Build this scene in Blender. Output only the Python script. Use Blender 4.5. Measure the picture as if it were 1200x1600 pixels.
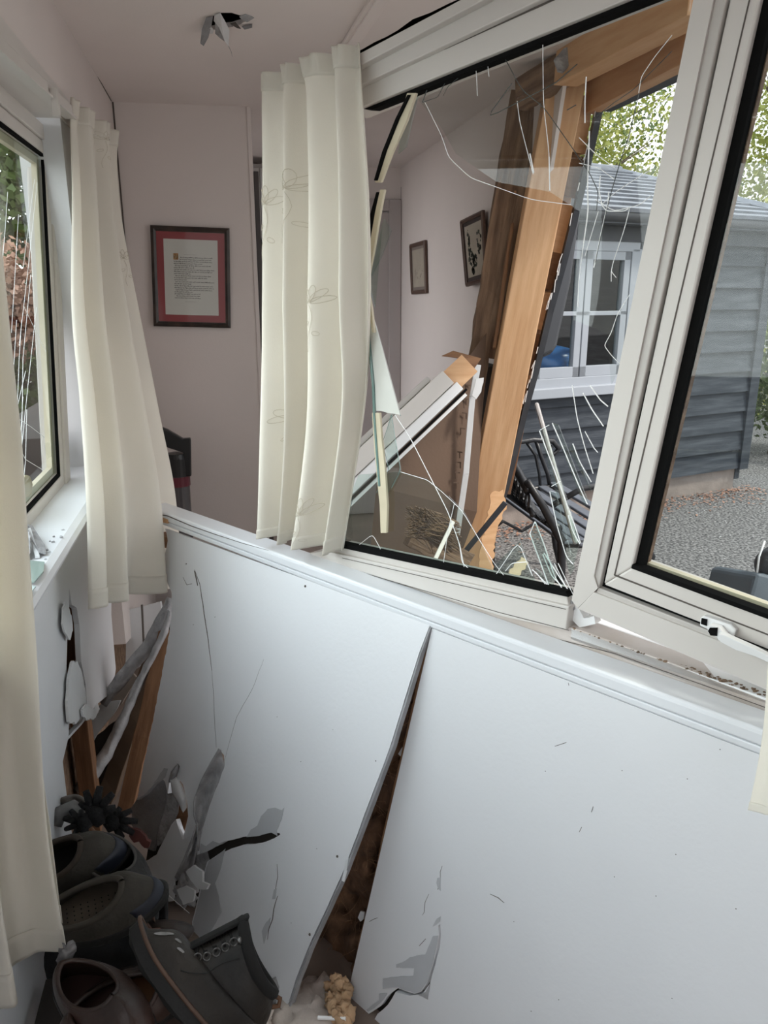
import bpy, bmesh, math, random
from mathutils import Vector, Matrix, noise
from mathutils.geometry import tessellate_polygon
random.seed(7)
C = bpy.context.scene.collection
for o in list(bpy.data.objects): bpy.data.objects.remove(o)

# ---------------------------------------------------------------- camera, world, sun, exposure
F = 1200.0; PITCH = math.radians(16); YAW = math.radians(11.3)
CAM = Vector((0, 0, 1.5))
cR = Vector((math.cos(YAW), -math.sin(YAW), 0)); cH = Vector((math.sin(YAW), math.cos(YAW), 0))
cF = cH*math.cos(PITCH) - Vector((0, 0, 1))*math.sin(PITCH)
cU = cH*math.sin(PITCH) + Vector((0, 0, 1))*math.cos(PITCH)
cam = bpy.data.cameras.new('camera'); cam_o = bpy.data.objects.new('camera', cam); C.objects.link(cam_o)
cam_o.location = CAM; cam_o.rotation_euler = (math.pi/2-PITCH, 0, -YAW)
cam.sensor_fit = 'VERTICAL'; cam.sensor_height = 36; cam.sensor_width = 27; cam.lens = 1200/1600*36
cam.clip_start = .02; cam.clip_end = 200
bpy.context.scene.camera = cam_o
vs = bpy.context.scene.view_settings
vs.view_transform = 'Standard'; vs.look = 'None'; vs.gamma = 1; vs.use_curve_mapping = False
vs.exposure = 1.33
w = bpy.data.worlds.new('sky'); bpy.context.scene.world = w; w.use_nodes = True
wn = w.node_tree; bg = wn.nodes['Background']
tc = wn.nodes.new('ShaderNodeTexCoord'); sx = wn.nodes.new('ShaderNodeSeparateXYZ'); wn.links.new(tc.outputs['Generated'], sx.inputs[0])
rp = wn.nodes.new('ShaderNodeValToRGB'); wn.links.new(sx.outputs['Z'], rp.inputs[0])
rp.color_ramp.elements[0].position = 0.0; rp.color_ramp.elements[0].color = (.93, .93, .93, 1)
rp.color_ramp.elements[1].position = .7; rp.color_ramp.elements[1].color = (.86, .90, .97, 1)
wn.links.new(rp.outputs[0], bg.inputs[0]); dt = wn.nodes.new('ShaderNodeVectorMath'); dt.operation = 'DOT_PRODUCT'; dt.inputs[1].default_value = (-1.15, .30, 0)   # sky brightened towards the left, added to light the left panel
wn.links.new(tc.outputs['Generated'], dt.inputs[0]); ad = wn.nodes.new('ShaderNodeMath'); ad.operation = 'ADD'; ad.inputs[1].default_value = 1.35
mxm = wn.nodes.new('ShaderNodeMath'); mxm.operation = 'MAXIMUM'; mxm.inputs[1].default_value = .75
wn.links.new(dt.outputs['Value'], ad.inputs[0]); wn.links.new(ad.outputs[0], mxm.inputs[0]); wn.links.new(mxm.outputs[0], bg.inputs[1])
sun = bpy.data.lights.new('sun', 'SUN'); sun.energy = 1.6; sun.angle = math.radians(8); sun.color = (1, .95, .86)
sun_o = bpy.data.objects.new('sun', sun); C.objects.link(sun_o)
sun_o.rotation_euler = Vector((-.55, .30, -.9)).to_track_quat('-Z', 'Y').to_euler()

# ---------------------------------------------------------------- pixel -> point on a real plane
def ray(x, y): return cR*((x-600)/F) + cU*((800-y)/F) + cF
def at(x, y, d): return CAM + ray(x, y)*d
def on(x, y, pl):
    r = ray(x, y); return CAM + r*((pl[0]-CAM).dot(pl[1])/r.dot(pl[1]))
def zp(h): return (Vector((0, 0, h)), Vector((0, 0, 1)))
def xp(h): return (Vector((h, 0, 0)), Vector((1, 0, 0)))
def yp(h): return (Vector((0, h, 0)), Vector((0, 1, 0)))
def off(pl, d): return (pl[0]+pl[1].normalized()*d, pl[1])
def ons(pts, pl): return [on(x, y, pl) for x, y in pts]

# ---------------------------------------------------------------- materials
MATS = {}
def mat(name, col, rough=.6, var=.0, vscale=6, bump=0, bscale=60, metal=0, col2=None, stretch=(1, 1, 1), spec=.5, trans=0, alpha=None, detail=6, sharp=None, sheen=0):
    m = bpy.data.materials.new(name); m.use_nodes = True; nt = m.node_tree; N = nt.nodes; L = nt.links
    b = N['Principled BSDF']; b.inputs['Roughness'].default_value = rough; b.inputs['Metallic'].default_value = metal
    b.inputs['Specular IOR Level'].default_value = spec
    b.inputs['Base Color'].default_value = (*col, 1)
    t = N.new('ShaderNodeTexCoord'); mp = N.new('ShaderNodeMapping'); mp.inputs['Scale'].default_value = stretch
    L.new(t.outputs['Object'], mp.inputs[0])
    if var or col2:
        n = N.new('ShaderNodeTexNoise'); n.inputs['Scale'].default_value = vscale; n.inputs['Detail'].default_value = detail
        L.new(mp.outputs[0], n.inputs['Vector'])
        r = N.new('ShaderNodeValToRGB'); L.new(n.outputs[0], r.inputs[0])
        a, c = (.3, .7) if sharp is None else sharp
        r.color_ramp.elements[0].position = a; r.color_ramp.elements[1].position = c
        if col2: c0, c1 = col, col2
        else: c0 = tuple(max(0, v*(1-var)) for v in col); c1 = tuple(min(1, v*(1+var)) for v in col)
        r.color_ramp.elements[0].color = (*c0, 1); r.color_ramp.elements[1].color = (*c1, 1)
        L.new(r.outputs[0], b.inputs['Base Color'])
    if bump:
        n2 = N.new('ShaderNodeTexNoise'); n2.inputs['Scale'].default_value = bscale; n2.inputs['Detail'].default_value = 5
        L.new(mp.outputs[0], n2.inputs['Vector'])
        bp = N.new('ShaderNodeBump'); bp.inputs['Strength'].default_value = bump; bp.inputs['Distance'].default_value = .01
        L.new(n2.outputs[0], bp.inputs['Height']); L.new(bp.outputs[0], b.inputs['Normal'])
    if trans:
        out = N['Material Output']; tl = N.new('ShaderNodeBsdfTranslucent'); tl.inputs[0].default_value = (*col, 1)
        mx = N.new('ShaderNodeMixShader'); mx.inputs[0].default_value = trans
        L.new(b.outputs[0], mx.inputs[1]); L.new(tl.outputs[0], mx.inputs[2]); L.new(mx.outputs[0], out.inputs[0])
    MATS[name] = m; return m
def glass(name, tint=(.93, .97, .96), boost=1.0, base=0.0):
    m = bpy.data.materials.new(name); m.use_nodes = True; nt = m.node_tree; N = nt.nodes; L = nt.links
    out = N['Material Output']; N.remove(N['Principled BSDF'])
    tr = N.new('ShaderNodeBsdfTransparent'); tr.inputs[0].default_value = (*tint, 1)
    gl = N.new('ShaderNodeBsdfGlossy'); gl.inputs['Roughness'].default_value = .02
    fr = N.new('ShaderNodeFresnel'); fr.inputs[0].default_value = 1.5
    ma = N.new('ShaderNodeMath'); ma.operation = 'MULTIPLY_ADD'; ma.inputs[1].default_value = boost; ma.inputs[2].default_value = base
    ma.use_clamp = True
    ge = N.new('ShaderNodeNewGeometry'); sb = N.new('ShaderNodeMath'); sb.operation = 'SUBTRACT'; sb.inputs[0].default_value = 1; L.new(ge.outputs['Backfacing'], sb.inputs[1])
    mu_ = N.new('ShaderNodeMath'); mu_.operation = 'MULTIPLY'; L.new(fr.outputs[0], ma.inputs[0]); L.new(ma.outputs[0], mu_.inputs[0]); L.new(sb.outputs[0], mu_.inputs[1])
    mx = N.new('ShaderNodeMixShader'); L.new(mu_.outputs[0], mx.inputs[0]); L.new(tr.outputs[0], mx.inputs[1]); L.new(gl.outputs[0], mx.inputs[2])
    L.new(mx.outputs[0], out.inputs[0]); MATS[name] = m; return m
pink = mat('wall_paint', (.70, .635, .605), .75, .03, 2, .06, 120)
ceilm = mat('ceiling_paint', (.84, .78, .755), .8, .04, 1.5, .08, 140)
white = mat('white_paint', (.71, .72, .74), .5, .025, 2.5, .05, 90)
sillw = mat('gloss_white_paint', (.80, .82, .85), .3, .02, 3, .03, 60)
upvc = mat('upvc', (.62, .585, .55), .42, .02, 3)
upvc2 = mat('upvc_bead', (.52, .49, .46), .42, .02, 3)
dirty = mat('dirty_upvc', (.60, .55, .52), .6, vscale=9, col2=(.50, .43, .38), sharp=(.35, .65))
gasket = mat('rubber_gasket', (.008, .008, .008), .95, spec=.05)
seam = mat('dark_seam', (.10, .085, .075), .9)  # dark tone for seams, cracks, holes and corner lines
spacer = mat('spacer_bar', (.62, .55, .40), .45, .12, 8)
greypap = mat('plaster_paper', (.27, .27, .28), .9, .18, 14, .5, 40)
gypsum = mat('torn_gypsum', (.38, .38, .39), .95, .25, 30, .9, 60)
barepap = mat('bare_paper', (.47, .48, .50), .85, .04, 12)
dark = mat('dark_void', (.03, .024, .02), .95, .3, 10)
cur = mat('curtain_cloth', (.86, .825, .75), .85, .03, 5, .10, 400, trans=.38)
emb = mat('embroidery_thread', (.60, .55, .45), .6)
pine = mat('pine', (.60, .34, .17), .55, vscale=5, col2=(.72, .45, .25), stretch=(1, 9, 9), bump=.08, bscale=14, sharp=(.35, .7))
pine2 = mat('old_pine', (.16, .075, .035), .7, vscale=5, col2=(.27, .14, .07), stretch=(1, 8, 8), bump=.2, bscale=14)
knot = mat('pine_knot', (.26, .12, .05), .6, .2, 40)
oldw = mat('weathered_wood', (.12, .07, .045), .85, vscale=4, col2=(.30, .19, .12), stretch=(1, 10, 10), bump=.5, bscale=10)
slate = mat('slate_paint', (.028, .033, .042), .6, vscale=8, col2=(.055, .058, .068), sharp=(.4, .75))
board = mat('shed_boards', (.017, .023, .032), .7, vscale=3, col2=(.058, .066, .078), stretch=(1.2, 1.2, 9), sharp=(.42, .78), detail=10, bump=.3, bscale=8)
roofm = mat('roof_felt', (.13, .14, .16), .8, .25, 8, .3, 60)
gutterm = mat('gutter_plastic', (.035, .037, .042), .35)
swhite = mat('shed_window_paint', (.30, .32, .35), .5, .03, 5)
gravel = mat('gravel', (.045, .042, .042), .95, vscale=60, col2=(.26, .25, .24), sharp=(.40, .64), detail=3, bump=.8, bscale=70)
brick = mat('plinth_brick', (.24, .20, .175), .9, .2, 8, .4, 30)
iron = mat('black_cast_iron', (.012, .012, .014), .38, .2, 20, .2, 40)
slat = mat('grey_bench_slat', (.11, .12, .14), .55, .12, 6, stretch=(1, 6, 6))
leafA = mat('leaf_yellow_green', (.16, .19, .03), .6, vscale=1.4, col2=(.34, .33, .09), trans=.35)
leafB = mat('leaf_green', (.05, .085, .02), .6, vscale=1.5, col2=(.14, .18, .05), trans=.3)
leafR = mat('leaf_russet', (.28, .13, .08), .7, vscale=2, col2=(.48, .30, .22), trans=.2)
bark = mat('bark', (.10, .075, .055), .9, .3, 12, .6, 30)
leath = mat('black_leather', (.009, .008, .007), .55, vscale=9, col2=(.034, .028, .023), bump=.25, bscale=70, spec=.35)
leathg = mat('grey_nubuck', (.026, .024, .020), .75, vscale=12, col2=(.068, .060, .049), bump=.25, bscale=90, spec=.3)
leathb = mat('brown_leather', (.014, .008, .006), .45, vscale=9, col2=(.040, .018, .012), bump=.2, bscale=60)
tan = mat('tan_leather', (.13, .055, .022), .5, .2, 10, .15, 60)
rub = mat('shoe_rubber', (.009, .0085, .008), .7, .2, 20, .3, 50)
welt = mat('tan_welt', (.09, .05, .032), .6, .2, 15)
insole = mat('insole', (.085, .068, .05), .8, .2, 25)
lining = mat('dark_lining', (.006, .0055, .005), .9)
navy = mat('navy_rand', (.018, .022, .035), .5, .2, 20)
metal = mat('dull_metal', (.16, .155, .15), .4, metal=1)
cloth = mat('black_knit', (.010, .010, .011), .95, .3, 60, .5, 200)
fblack = mat('frame_black', (.015, .013, .012), .35, vscale=20, col2=(.06, .04, .03))
fbrown = mat('frame_brown', (.085, .045, .03), .45, .2, 15)
mount = mat('red_mount', (.30, .065, .07), .8, .04, 6)
mountb = mat('dark_mount', (.045, .03, .028), .8)
paper = mat('ivory_paper', (.62, .62, .57), .8, .03, 6)
paper2 = mat('faded_paper', (.42, .37, .30), .8, .08, 8)
ink = mat('ink', (.05, .045, .04), .8)
gold = mat('gilt', (.35, .17, .05), .5, .5, 60)
card = mat('brown_board', (.11, .068, .045), .8, .12, 2.5, .08, 80)
cardink = mat('brown_print', (.075, .045, .028), .8)
insul = mat('mineral_wool', (.045, .022, .012), .95, vscale=16, col2=(.22, .12, .065), bump=1, bscale=26, sharp=(.35, .7))
cork = mat('crumbly_foam', (.60, .40, .24), .9, .22, 22, .9, 34)
conc = mat('mortar_rubble', (.52, .46, .42), .95, .2, 18, .5, 40)
floorm = mat('floor_board', (.22, .17, .14), .7, .2, 4)
vac1 = mat('vacuum_black', (.012, .012, .013), .28)
vac2 = mat('vacuum_maroon', (.12, .012, .025), .3)
vac3 = mat('vacuum_bin', (.09, .085, .09), .12)
cab = mat('cabinet_paint', (.42, .40, .39), .6)
ovenm = mat('oven_black', (.012, .012, .014), .2)
whitem = mat('white_metal', (.82, .82, .82), .28)
doorp = mat('door_paint', (.40, .36, .35), .6)
blue = mat('blue_plastic', (.02, .13, .36), .3)
pole = mat('grey_pole', (.36, .34, .33), .6, .2, 30, stretch=(1, 1, 1))
pglass = glass('window_glass'); rglass = glass('picture_glass', (.97, .97, .97), .22)
cglass = glass('reflective_glass', (.86, .89, .89), 1.0, .0)
shard = glass('shard_glass', (.86, .92, .90), 1.0, .05)
sheet = glass('cracked_glass', (.93, .95, .94), .8, 0.0)
bead = mat('glass_edge', (.97, .98, .98), .3, spec=.8)
beadg = mat('glass_edge_green', (.14, .24, .22), .15, spec=1.0)
beadd = mat('glass_edge_dark', (.05, .06, .055), .2, spec=.8)

# ---------------------------------------------------------------- mesh helpers
class MB:
    def __init__(s): s.v = []; s.f = []
    def add(s, vs, fs):
        n = len(s.v); s.v += [Vector(v) for v in vs]; s.f += [tuple(i+n for i in f) for f in fs]; return s
    def slab(s, outer, vec, holes=()):
        loops = [list(outer)] + [list(h) for h in holes]
        tris = tessellate_polygon([[Vector(p) for p in l] for l in loops])
        flat = [Vector(p) for l in loops for p in l]; n = len(flat); vec = Vector(vec)
        fs = [tuple(t) for t in tris] + [tuple(i+n for i in reversed(t)) for t in tris]
        b = 0
        for l in loops:
            k = len(l)
            for i in range(k): j = (i+1) % k; fs.append((b+i, b+j, b+j+n, b+i+n))
            b += k
        return s.add(flat+[p+vec for p in flat], fs)
    def box(s, a, b):
        x0, y0, z0 = a; x1, y1, z1 = b
        return s.add([(x0,y0,z0),(x1,y0,z0),(x1,y1,z0),(x0,y1,z0),(x0,y0,z1),(x1,y0,z1),(x1,y1,z1),(x0,y1,z1)],
                     [(0,3,2,1),(4,5,6,7),(0,1,5,4),(1,2,6,5),(2,3,7,6),(3,0,4,7)])
    def beam(s, a, b, wd, ht, up=Vector((0,0,1))):
        a = Vector(a); b = Vector(b); d = (b-a).normalized(); sd = d.cross(Vector(up)).normalized(); u = sd.cross(d).normalized()
        o = [(-1,-1),(1,-1),(1,1),(-1,1)]
        vs = [p + sd*x*wd/2 + u*y*ht/2 for p in (a, b) for x, y in o]
        return s.add(vs, [(0,1,2,3),(7,6,5,4),(0,4,5,1),(1,5,6,2),(2,6,7,3),(3,7,4,0)])
    def tube(s, pts, r, n=8, cap=True):
        pts = [Vector(p) for p in pts]; k = len(pts); rr = r if isinstance(r, (list, tuple)) else [r]*k
        base = len(s.v); prev = None
        for i, p in enumerate(pts):
            d = (pts[min(i+1, k-1)]-pts[max(i-1, 0)]); d = d.normalized() if d.length > 1e-9 else Vector((0,0,1))
            if prev is None:
                a = Vector((0,0,1)) if abs(d.z) < .9 else Vector((1,0,0)); u = d.cross(a).normalized()
            else: u = (prev - d*prev.dot(d)).normalized()
            prev = u; v = d.cross(u)
            for j in range(n):
                t = 2*math.pi*j/n; s.v.append(p + (u*math.cos(t)+v*math.sin(t))*rr[i])
        for i in range(k-1):
            for j in range(n):
                j2 = (j+1) % n; s.f.append((base+i*n+j, base+i*n+j2, base+(i+1)*n+j2, base+(i+1)*n+j))
        if cap:
            s.f.append(tuple(base+j for j in reversed(range(n)))); s.f.append(tuple(base+(k-1)*n+j for j in range(n)))
        return s
    def grid(s, nu, nv, fn, closed=False):
        vs = [fn(i/(nu-1) if not closed else i/nu, j/(nv-1)) for j in range(nv) for i in range(nu)]
        m = nu if closed else nu-1
        return s.add(vs, [(j*nu+i, j*nu+(i+1) % nu, (j+1)*nu+(i+1) % nu, (j+1)*nu+i) for j in range(nv-1) for i in range(m)])
    def lathe(s, prof, c=(0,0,0), n=24):
        c = Vector(c)
        return s.grid(n, len(prof), lambda u, v: c + Vector((prof[round(v*(len(prof)-1))][0]*math.cos(2*math.pi*u), prof[round(v*(len(prof)-1))][0]*math.sin(2*math.pi*u), prof[round(v*(len(prof)-1))][1])), closed=True)
    def ring(s, outer, inner, vec):                      # frame between two loops of the same count
        n = len(outer); vec = Vector(vec); vs = list(outer)+list(inner)+[p+vec for p in outer]+[p+vec for p in inner]; fs = []
        for i in range(n):
            j = (i+1) % n
            fs += [(i, j, n+j, n+i), (2*n+j, 2*n+i, 3*n+i, 3*n+j), (j, i, 2*n+i, 2*n+j), (n+i, n+j, 3*n+j, 3*n+i)]
        return s.add(vs, fs)
    def blob(s, c, r, n=10, amp=.25, fr=3, sc=(1,1,1)):
        c = Vector(c); sd = Vector((random.random()*9, random.random()*9, 0))
        def fn(u, v):
            th = 2*math.pi*u; ph = math.pi*v
            d = Vector((math.sin(ph)*math.cos(th), math.sin(ph)*math.sin(th), math.cos(ph)))
            k = r*(1+amp*noise.noise(d*fr+sd)*2); return c + Vector((d.x*sc[0], d.y*sc[1], d.z*sc[2]))*k
        return s.grid(n*2, n, fn, closed=True)
ORG = {}
def tag(o, label=None, cat=None, group=None, kind=None):
    if label: o['label'] = label
    if cat: o['category'] = cat
    if group: o['group'] = group
    if kind: o['kind'] = kind
    return o
def put(name, mb, m, parent=None, smooth=False, bevel=0, solid=0, sub=0, local=False, matrix=None, center=None, angle=None):
    vs = mb.v
    if parent is not None and not local:
        inv = ORG[parent.name].inverted(); vs = [inv @ v for v in vs]
    o_m = Matrix()
    if parent is None:
        if matrix is not None: o_m = matrix
        else:
            c = center if center is not None else sum(vs, Vector())/max(1, len(vs))
            o_m = Matrix.Translation(c); vs = [v-c for v in vs]
    me = bpy.data.meshes.new(name); me.from_pydata([tuple(v) for v in vs], [], mb.f); me.validate(); me.update()
    bm = bmesh.new(); bm.from_mesh(me); bmesh.ops.recalc_face_normals(bm, faces=bm.faces); bm.to_mesh(me); bm.free()
    me.materials.append(m)
    if smooth:
        for p in me.polygons: p.use_smooth = True
    o = bpy.data.objects.new(name, me); C.objects.link(o)
    if parent is not None:
        o.parent = parent; ORG[o.name] = ORG[parent.name].copy()
    else: o.matrix_world = o_m; ORG[o.name] = o_m.copy()
    if solid: md = o.modifiers.new('solid', 'SOLIDIFY'); md.thickness = solid; md.offset = 0
    if bevel: md = o.modifiers.new('bevel', 'BEVEL'); md.width = bevel; md.segments = 2; md.limit_method = 'ANGLE'; md.angle_limit = math.radians(40)
    if sub: md = o.modifiers.new('sub', 'SUBSURF'); md.levels = sub; md.render_levels = sub
    return o
def root(name, label, cat, loc=(0,0,0), matrix=None, group=None, kind=None):
    o = bpy.data.objects.new(name, None); C.objects.link(o); o.empty_display_size = .05
    m = matrix if matrix is not None else Matrix.Translation(Vector(loc)); o.matrix_world = m; ORG[o.name] = m.copy()
    return tag(o, label, cat, group, kind)
def struct(name, mb, m, parent=None, **k):
    o = put(name, mb, m, parent, **k)
    if parent is None: o['kind'] = 'structure'
    return o
def barobj(name, a, b, wd, ht, m, up=Vector((0,0,1)), parent=None, bevel=.002, jag=0):
    """a timber: mesh along local X so the grain runs with it"""
    a = Vector(a); b = Vector(b); d = (b-a); L = d.length; d.normalize(); sd = d.cross(Vector(up)).normalized(); u = sd.cross(d).normalized()
    M = Matrix((( d.x, sd.x, u.x, a.x), (d.y, sd.y, u.y, a.y), (d.z, sd.z, u.z, a.z), (0,0,0,1)))
    mb = MB(); n = 14
    for i in range(n+1):
        x = L*i/n
        for (y, z) in ((-1,-1),(1,-1),(1,1),(-1,1)):
            j1 = (random.random()-.5)*jag; mb.v.append(Vector((x + (j1*3 if i in (0, n) else 0), y*(wd/2)+j1, z*(ht/2)+j1)))
    for i in range(n):
        for k in range(4): q = (k+1) % 4; mb.f.append((i*4+k, i*4+q, i*4+4+q, i*4+4+k))
    mb.f += [(3,2,1,0), (n*4, n*4+1, n*4+2, n*4+3)]
    if parent is None: return put(name, mb, m, matrix=M, bevel=bevel), M
    # child: express in the parent's frame, keep its own rotation for the grain
    me = put(name, mb, m, parent, local=True, bevel=bevel); me.matrix_local = ORG[parent.name].inverted() @ M; return me, M
def rag(pts, amp, seg=.02, nrm=None):
    """ragged version of a 3-D polyline loop"""
    out = []; n = len(pts)
    for i in range(n):
        a = Vector(pts[i]); b = Vector(pts[(i+1) % n]); L = (b-a).length; k = max(1, int(L/seg)); out.append(a)
        d = (b-a).normalized() if L > 1e-9 else Vector((1,0,0))
        s = d.cross(nrm).normalized() if nrm is not None else Vector((0,0,1))
        for j in range(1, k): out.append(a.lerp(b, j/k) + s*random.uniform(-amp, amp))
    return out
def ragopen(pts, amp, seg, nrm):
    out = rag(pts, amp, seg, nrm); last = Vector(pts[-1])
    i = max(i for i, p in enumerate(out) if (p-last).length < 1e-7); return out[:i+1]

# ---------------------------------------------------------------- reference planes of the place
XL, XR, YE, YB, ZC = -.41, 1.13, 3.65, 5.12, 2.25
S0 = on(232, 792, zp(.9)); S1 = on(1196, 1143, zp(.9))
es = (S1-S0).normalized(); ns = Vector((-es.y, es.x, 0))          # along the sill, outward
SP = (S0, ns); WP = (S0+ns*.062, ns)                              # sill nose plane, pushed-in window plane
T = Vector((0, 0, 1))

# ================================================================= SETTING
g = MB().box((-14, -8, -.25), (26, 34, -.08))
struct('ground', g, gravel)
mb = MB().box((XL-.1, -1.2, -.08), (1.2, 5.3, 0)); struct('floor', mb, floorm)
# ceiling with the punched hole and the torn slot above the displaced window
CP = zp(ZC)
hole = rag(ons([(316,46),(322,34),(333,25),(345,20),(362,20),(378,25),(396,27),(388,32),(376,38),(362,42),(345,44),(330,48)], CP), .003, .02, T)
slot = rag(ons([(553,84),(585,66),(622,47),(645,30),(672,20),(700,6),(760,-24),(800,-45),(820,-20),(760,0),(700,30),(640,70),(560,110)], CP), .004, .05, T)
outer = [Vector((XL-.1,-1.2,ZC)), Vector((1.25,-1.2,ZC)), Vector((1.25,5.3,ZC)), Vector((XL-.1,5.3,ZC))]
struct('ceiling', MB().slab(outer, (0,0,.013), [hole, slot]), ceilm)
rf = MB().box((XL-.25,-1.3,2.42), (1.45,5.5,2.5)); struct('trim_2', rf, dark)
for nm, bx in (('trim_3', ((XL-.25,-1.3,2.26),(XL-.1,5.5,2.42))), ('trim_4', ((1.25,-1.3,2.262),(1.4,5.5,2.42))), ('trim_5', ((XL-.1,5.3,2.262),(1.25,5.5,2.42)))):
    struct(nm, MB().box(*bx), dark)
mb = MB()
for x in (-.1, .75): mb.box((x, -1.2, 2.2635), (x+.045, 5.3, 2.36))
a = on(590, 0, CP); b = on(543, 72, CP); d = (b-a); a2 = a-d*1.5; b2 = b+d*2.4
struct('trim_1', MB().beam(a2-T*.006, b2-T*.006, .052, .012, T).beam(a2-T*.013, b2-T*.013, .03, .008, T), ceilm, bevel=.002)
# left wall: above, beyond and below the window
LW = xp(XL)
wt = on(87, 235, xp(-.46)); wb = on(112, 768, xp(-.46))
mb = MB().slab([Vector((XL,-1.2,.0)), Vector((XL,.0,.0)), Vector((XL,.0,2.0)), Vector((XL,2.62,2.0)), Vector((XL,2.62,.3)), Vector((XL,3.66,.0)), Vector((XL,3.66,ZC)), Vector((XL,-1.2,ZC))], (-.1,0,0))
# lower left wall with the split near the curtain hem
low = ons([(106,940),(112,925),(118,938),(122,975),(127,1040),(133,1090),(136,1110),(118,1150),(100,1160),(108,1120),(107,1060),(109,1000)], LW)
low = [on(x, y, LW) for x, y in [(108,918),(112,945),(120,950),(124,975),(127,1035),(134,1070),(136,1105),(128,1128),(107,1150),(109,1100),(106,1068),(104,1040),(105,1000),(112,975),(108,950)]]
e1 = on(182, 965, LW); e2 = on(176, 1060, LW); e3 = on(155, 1100, LW)
edge = ons([(174,960),(178,1010),(181,1045),(176,1080),(152,1100),(128,1132),(106,1156),(98,1190),(104,1240)], LW)
poly = [Vector((XL,-1.2,0)), Vector((XL,-1.2,.965)), Vector((XL,2.7,.965)), Vector((XL,2.62,.80))] + edge + [Vector((XL, edge[-1].y, 0))]
struct('wall_left', mb, pink)
# pinkish plain board beyond the window reveal (the reveal itself is the slab edge)
mbl = MB().slab(poly, (-.013,0,0), [rag(low, .002, .02, Vector((1,0,0)))])
wl = struct('wall_left_lower', mbl, white)
wl.name = 'wall_left.001'
mb = MB().box((XL-.1, -1.2, 0), (XL-.085, 3.66, .96)); struct('wall_left.002', mb, oldw)
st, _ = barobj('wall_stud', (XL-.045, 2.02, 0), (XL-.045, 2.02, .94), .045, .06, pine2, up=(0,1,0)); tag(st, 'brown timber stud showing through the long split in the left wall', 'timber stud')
# bits peeled from the left wall split
WHB = mat('peeled_paint', (.66, .67, .68), .6, .06, 10)
def flake(name, px, pl, vec, m, label, cat, amp=.0035, seg=.012, back=None):
    pts = rag(ons(px, pl), amp, seg, pl[1].normalized())
    o = put(name, MB().slab(pts, vec), m)
    if back: pass
    return tag(o, label, cat)
lt = xp(XL+.012)
flake('plaster_flake', [(108,1060),(113,1035),(121,1032),(128,1050),(134,1085),(134,1105),(120,1130),(108,1128),(106,1095)], lt, (-.006,0,0), WHB, 'pointed white plaster flake hanging loose in the split of the left wall', 'plaster flake')
flake('plaster_flake', [(99,950),(104,940),(112,962),(114,985),(110,1000),(103,990),(98,975)], lt, (-.004,0,0), WHB, 'small white paint flake lifting at the top of the left wall split', 'plaster flake')
flake('plaster_flake', [(128,1108),(136,1100),(146,1108),(153,1098),(156,1108),(148,1122),(136,1126),(130,1120)], xp(XL+.02), (-.004,0,0), WHB, 'little notched white chip below the curtain, by the lower end of the wall split', 'plaster flake')
# end stub wall with thickness edge
ea = on(388, 163, yp(3.60)).x
mb = MB().slab([Vector((XL-.1,YE,0)), Vector((XL-.1,YE,ZC)), Vector((.140,YE-.02,ZC)), Vector((.145,YE-.02,0))], (0,.09,0)); struct('wall_end', mb, pink)
struct('trim_6', MB().box((.132,YE-.028,0),(.150,YE+.09,ZC)), pink, bevel=.002)
struct('trim_7', MB().box((XL-.002,YE-.012,.25),(XL+.006,YE+.001,ZC-.002)), seam)
mb = MB().slab([Vector((XR,3.60,0)), Vector((XR,3.42,.49)), Vector((XR,2.97,1.25)), Vector((XR,2.74,1.83)), Vector((XR,2.62,ZC)), Vector((XR,5.2,ZC)), Vector((XR,5.2,0))], (.013,0,0)); struct('wall_right', mb, pink)
struct('wall_right.001', MB().slab([Vector((XR+.02,3.65,-.08)), Vector((XR+.02,3.46,.49)), Vector((XR+.02,3.02,1.25)), Vector((XR+.02,2.78,1.83)), Vector((XR+.02,2.66,2.42)), Vector((XR+.02,5.3,2.42)), Vector((XR+.02,5.3,-.08))], (.03,0,0)), slate)
struct('wall_back', MB().box((XL-.1,YB,0),(1.3,YB+.1,ZC)), pink)
struct('wall_left.003', MB().slab([Vector((XL,3.66,0)), Vector((XL,3.66,ZC)), Vector((XL,5.2,ZC)), Vector((XL,5.2,0))], (-.1,0,0), [[Vector((XL,3.85,.5)), Vector((XL,3.85,2.1)), Vector((XL,5.0,2.1)), Vector((XL,5.0,.5))]]), pink)  # unseen opening, added to let daylight into the far room
# wide flush door and lining on the back wall
dx0 = on(585, 300, yp(YB)).x; dx1 = on(630, 300, yp(YB)).x
dr = root('door_1', None, None, ((dx0-.4), YB-.04, 0)); dr['kind'] = 'structure'
put('door_leaf', MB().box((.30,YB-.03,.01),(dx1-.10,YB-.001,1.98)), doorp, dr)
put('door_frame', MB().box((dx1-.10,YB-.045,0),(dx1-.02,YB-.001,2.06)).box((dx1-.018,YB-.03,0),(dx1+.05,YB-.001,2.14)).box((.24,YB-.045,1.99),(dx1-.1,YB-.001,2.06)).box((.24,YB-.045,0),(.295,YB-.001,1.99)), doorp, dr, bevel=.004)

struct('wall_near', MB().box((.24,-1.3,0),(1.3,-1.2,ZC)), pink)  # unseen wall behind the camera, width chosen to limit light from behind
struct('wall_right.002', MB().box((XR+.02,-1.2,0),(XR+.12,.40,ZC)), pink)
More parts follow.
